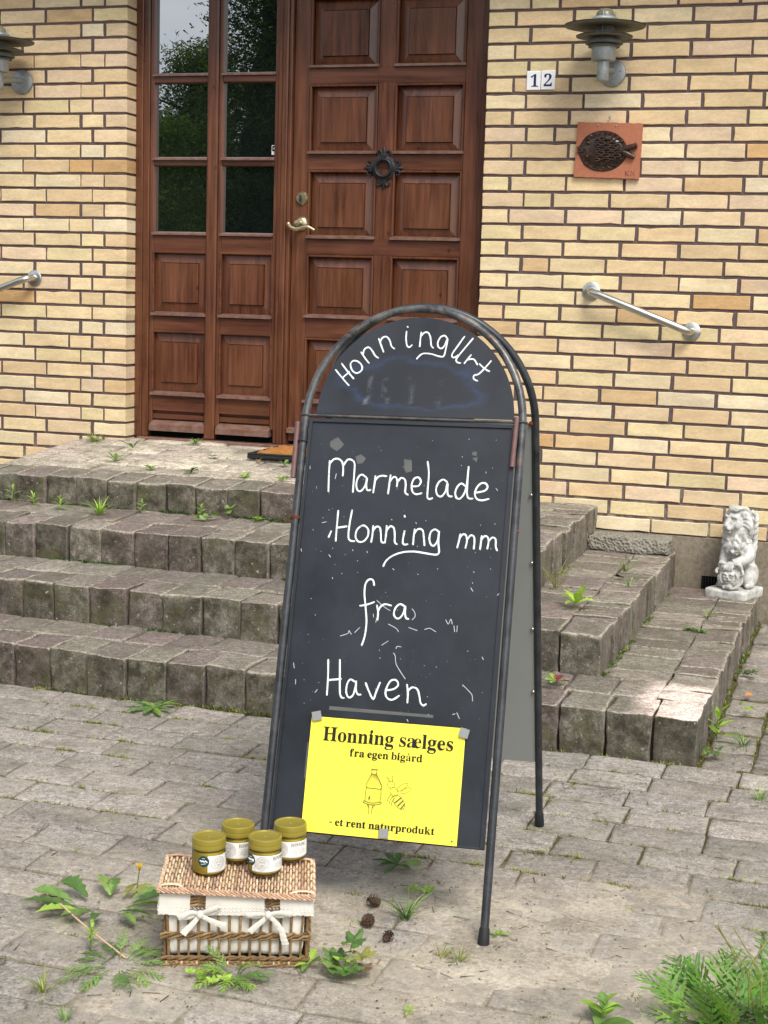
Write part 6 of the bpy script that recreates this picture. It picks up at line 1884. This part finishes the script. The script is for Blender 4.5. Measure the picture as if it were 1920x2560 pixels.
def dead(x, y, z, L_, colr, label, name='dead_leaf', group='dead leaves'):
    m_ = MB(); leaf(m_, (x, y, z + .006), rw.uniform(0, 6), L_, L_ * .28, .25, .7, poval, colr + (1,), .8, .6, 9)
    tag(m_.build(name, MAT['litter'], None, 'all'), label, 'leaf', group)
dead(1.385, -1.45, .002, .075, srgb(176, 92, 48), 'curled orange dead leaf on the paving at the right')
dead(-1.02, -2.165, .004, .05, srgb(160, 96, 58), 'reddish dead leaf at the foot of the bottom step')
dead(1.30, -1.30, .002, .03, srgb(190, 120, 60), 'small orange leaf scrap beside the lowest step')
dead(-.86, -.33, .565, .05, srgb(150, 112, 66), 'brown dead leaf on the landing left of the doormat')
dead(.80, -.80, .272, .04, srgb(70, 52, 36), 'dark shrivelled leaf in the step joint near the slab')

# litter: needles, crumbs and chips on the paving (uncountable)
lt_ = MB()
for q in range(3600):
    if rw.random() < .62:
        b_ = rw.choice(BL); x_ = rw.gauss(b_[0], b_[2]); y_ = rw.gauss(b_[1], b_[2])
    else: x_ = rw.uniform(-1.3, 2.0); y_ = rw.uniform(-4.5, -2.15)
    if y_ > -2.14 and x_ < 1.25: continue
    z_ = max(sand_h(x_, y_), .0015) + .0012; a = rw.uniform(0, 6.28)
    l_ = rw.uniform(.0008, .0026) if rw.random() < .85 else rw.uniform(.006, .018); w__ = l_ * rw.uniform(.3, .8) if l_ < .005 else .0007
    ca, sa = math.cos(a) * l_, math.sin(a) * l_; cb_, sb_ = -math.sin(a) * w__, math.cos(a) * w__
    lt_.col = (*[c * rw.uniform(.6, 1.1) for c in rw.choice([(.10, .07, .045), (.16, .11, .07), (.32, .27, .21), (.06, .045, .03), (.24, .15, .09), (.40, .36, .30)])], 1)
    lt_.add([(x_ - ca - cb_, y_ - sa - sb_, z_), (x_ + ca - cb_, y_ + sa - sb_, z_ + rw.uniform(0, .002)), (x_ + ca + cb_, y_ + sa + sb_, z_ + .0008), (x_ - ca + cb_, y_ - sa + sb_, z_ + .0014)], [(0, 1, 2, 3)])
tag(lt_.build('debris', MAT['litter'], None), None, None, None, 'stuff')

# moss and tiny grass in the joints (uncountable)
ms = MB()
def mossbit(x, y, z, s, pal):
    for q in range(rw.randint(5, 9)):
        a = rw.uniform(0, 6.28); h_ = s * rw.uniform(.5, 1.3); r_ = s * .8 * rw.random()
        b0 = Vector((x + r_ * math.cos(a), y + r_ * math.sin(a), z)); t_ = b0 + Vector((math.cos(a) * h_ * .7, math.sin(a) * h_ * .7, h_)); w__ = Vector((-math.sin(a), math.cos(a), 0)) * s * .16
        c_ = vcol(pal, .7, 1.1); ms.add([b0 - w__, b0 + w__, t_], [(0, 1, 2)], [c_] * 3)
y = -2.135; row = 0
MP = [srgb(150, 146, 66), srgb(128, 130, 58), srgb(168, 160, 84), srgb(104, 110, 52)]
while y > -4.4:
    x_ = -1.3
    while x_ < 2.0:
        d_ = fb(x_ * 3.1, y * 3.1, 9)
        if d_ > .05 and rw.random() < .55 and y > -3.1 or (rw.random() < .06): mossbit(x_, y + rw.gauss(0, .002), -.003, rw.uniform(.004, .010), MP)
        x_ += .011
    y -= PIT; row += 1
for q in range(330):
    # small mossy cushions at the joint crossings
    rr_ = rw.randint(0, 14); y_ = -2.135 - PIT * rr_; x_ = rw.uniform(-1.2, 1.9)
    if y_ < -3.15 and rw.random() < .72: continue
    if fb(x_ * 1.7, y_ * 1.7, 21) < -.12: continue
    for k_ in range(rw.randint(4, 16)):
        if rw.random() < .3: mossbit(x_ + rw.gauss(0, .004), y_ - rw.random() * .05, -.002, rw.uniform(.004, .009), MP)
        else: mossbit(x_ + rw.gauss(0, .016), y_ + rw.gauss(0, .003), -.002, rw.uniform(.004, .010), MP + LIME[:1])
for q in range(620):
    x_ = rw.uniform(1.25, 1.95); 
    if rw.random() < .6: x_ = 1.247 + PIT * rw.randint(0, 5) + rw.gauss(0, .003)
    mossbit(x_, rw.uniform(-2.1, -.02), -.003, rw.uniform(.004, .011), MP + DARKG)
# along the foot of each riser and the right-hand sides
for ti, (yf, xr, xl, zf, zb, zp, nm) in enumerate(TIERS):
    for q in range(900):
        x_ = rw.uniform(max(xl, -1.9), xr); d_ = fb(x_ * 2.3, ti * 7.7, 2)
        if d_ < .02: continue
        z_ = .0 if ti == 0 else on_tread(0, yf, ti - 1)
        mossbit(x_, yf - rw.random() ** 2 * (.012 + .05 * d_) + .002, z_ - .001, rw.uniform(.005, .010 + .018 * d_), (DARKG * 2 + [srgb(92, 104, 50)]) if ti else MP + DARKG)
    for q in range(420):
        y_ = rw.uniform(yf, -.02); d_ = fb(y_ * 3.3, ti * 3.1, 5)
        if d_ < .04: continue
        z_ = .0 if ti == 0 else on_tread(0, y_, ti - 1)
        mossbit(xr + rw.random() ** 2 * .022 - .003, y_, z_ - .001, rw.uniform(.005, .010 + .015 * d_), DARKG * 2 + MP)
for q in range(260):
    x_ = rw.uniform(-1.8, .1); y_ = -.708 + PIT * rw.randint(0, 4) + rw.gauss(0, .004)
    if fb(x_ * 3, y_ * 3, 4) > .0: mossbit(x_, y_, on_tread(0, y_, 3) - .002, rw.uniform(.003, .008), LIME + MP)
tag(ms.build('moss', MAT['moss'], None), None, None, None, 'stuff')

# ================================================================== TREES ACROSS THE YARD (mirrored in the window panes)
def tree(name, x, y, h_, r_, n, ls, pal, label, conifer=True, trunk_h=None):
    t = thing(name, label, 'tree', (x, y, 0), 0, 'trees across the yard')
    tk = MB(); tk.tube([(x, y, -.1), (x + .05, y, h_ * .45), (x, y, h_ * .95)], [.16, .11, .02], 8)
    for q in range(10):
        a = q * 2.4; z_ = h_ * (.25 + .06 * q); tk.tube([(x, y, z_), (x + r_ * .5 * math.cos(a), y + r_ * .5 * math.sin(a), z_ + .3)], [.05, .015], 6)
    tk.build('trunk', MAT['bark'], t)
    cr = MB()
    # dense inner foliage as a lumpy core, added to block light through the crown
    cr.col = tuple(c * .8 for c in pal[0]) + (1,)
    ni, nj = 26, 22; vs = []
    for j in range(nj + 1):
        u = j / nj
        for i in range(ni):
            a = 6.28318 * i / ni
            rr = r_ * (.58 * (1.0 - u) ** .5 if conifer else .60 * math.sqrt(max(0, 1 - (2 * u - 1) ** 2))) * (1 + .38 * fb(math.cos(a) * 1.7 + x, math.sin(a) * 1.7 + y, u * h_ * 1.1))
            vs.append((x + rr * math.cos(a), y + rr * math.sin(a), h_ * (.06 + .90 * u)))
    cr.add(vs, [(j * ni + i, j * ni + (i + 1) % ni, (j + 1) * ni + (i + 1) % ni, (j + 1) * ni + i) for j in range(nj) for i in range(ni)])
    cl = []
    for q in range(int(n / 55)):
        u = rw.random() ** .8
        if conifer: rr = r_ * (1.02 - u) ** .5 * rw.uniform(.5, 1.1); z_ = h_ * (.06 + .94 * u)
        else: rr = r_ * math.sqrt(max(0, 1 - (2 * u - 1) ** 2)) * rw.uniform(.55, 1.05); z_ = h_ * (.05 + .95 * u)
        a = rw.uniform(0, 6.28); cl.append((x + rr * math.cos(a), y + rr * math.sin(a), z_, rw.uniform(.55, 1.2)))
    for (cx, cy, cz, br) in cl:
        c0 = rw.choice(pal); s_ = r_ * .125
        for k_ in range(55):
            p = Vector((cx + rw.gauss(0, s_), cy + rw.gauss(0, s_), cz + rw.gauss(0, s_ * .75)))
            d = Vector((rw.gauss(0, 1), rw.gauss(0, 1), rw.gauss(0, .7) + (.4 if conifer else 0))).normalized() * ls * rw.uniform(.6, 1.3); e = d.orthogonal().normalized() * ls * (.16 if conifer else .38)
            m__ = br * rw.uniform(.75, 1.2); cr.add([p - e, p + e, p + d], [(0, 1, 2)], [tuple(c * m__ for c in c0) + (1,)] * 3)
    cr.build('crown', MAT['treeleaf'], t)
PINE = [(.070, .115, .050), (.090, .140, .058), (.055, .095, .042), (.115, .155, .062)]
BUSH = [(.20, .31, .09), (.24, .35, .10), (.16, .26, .07)]
tree('pine_tree', -6.75, -14.8, 7.4, 1.75, 76000, .085, PINE, 'tall dark pine mirrored in the right-hand window panes')
tree('pine_tree', -10.4, -19.5, 5.5, 1.7, 30000, .10, PINE, 'lower dark pine mirrored at the left of the upper window panes')
tree('leafy_bush', -8.15, -13.6, 3.5, 1.15, 34000, .055, BUSH, 'light green bush mirrored in the left window panes', False)
tree('leafy_bush', -7.3, -12.3, 1.75, 1.2, 22000, .06, [(.10, .16, .045), (.12, .18, .055)], 'low dark green bush mirrored in the bottom window panes', False)
tree('leafy_bush', -10.2, -14.5, 2.6, 1.4, 6000, .11, BUSH, 'pale bush beyond the yard at the far left', False)
tree('pine_tree', -4.0, -15.5, 8.2, 1.9, 9000, .22, PINE, 'dark pine standing right of the mirrored one across the yard')
tree('pine_tree', -.5, -17.0, 8.5, 2.2, 9000, .24, PINE, 'broad dark pine across the yard, opposite the front door')
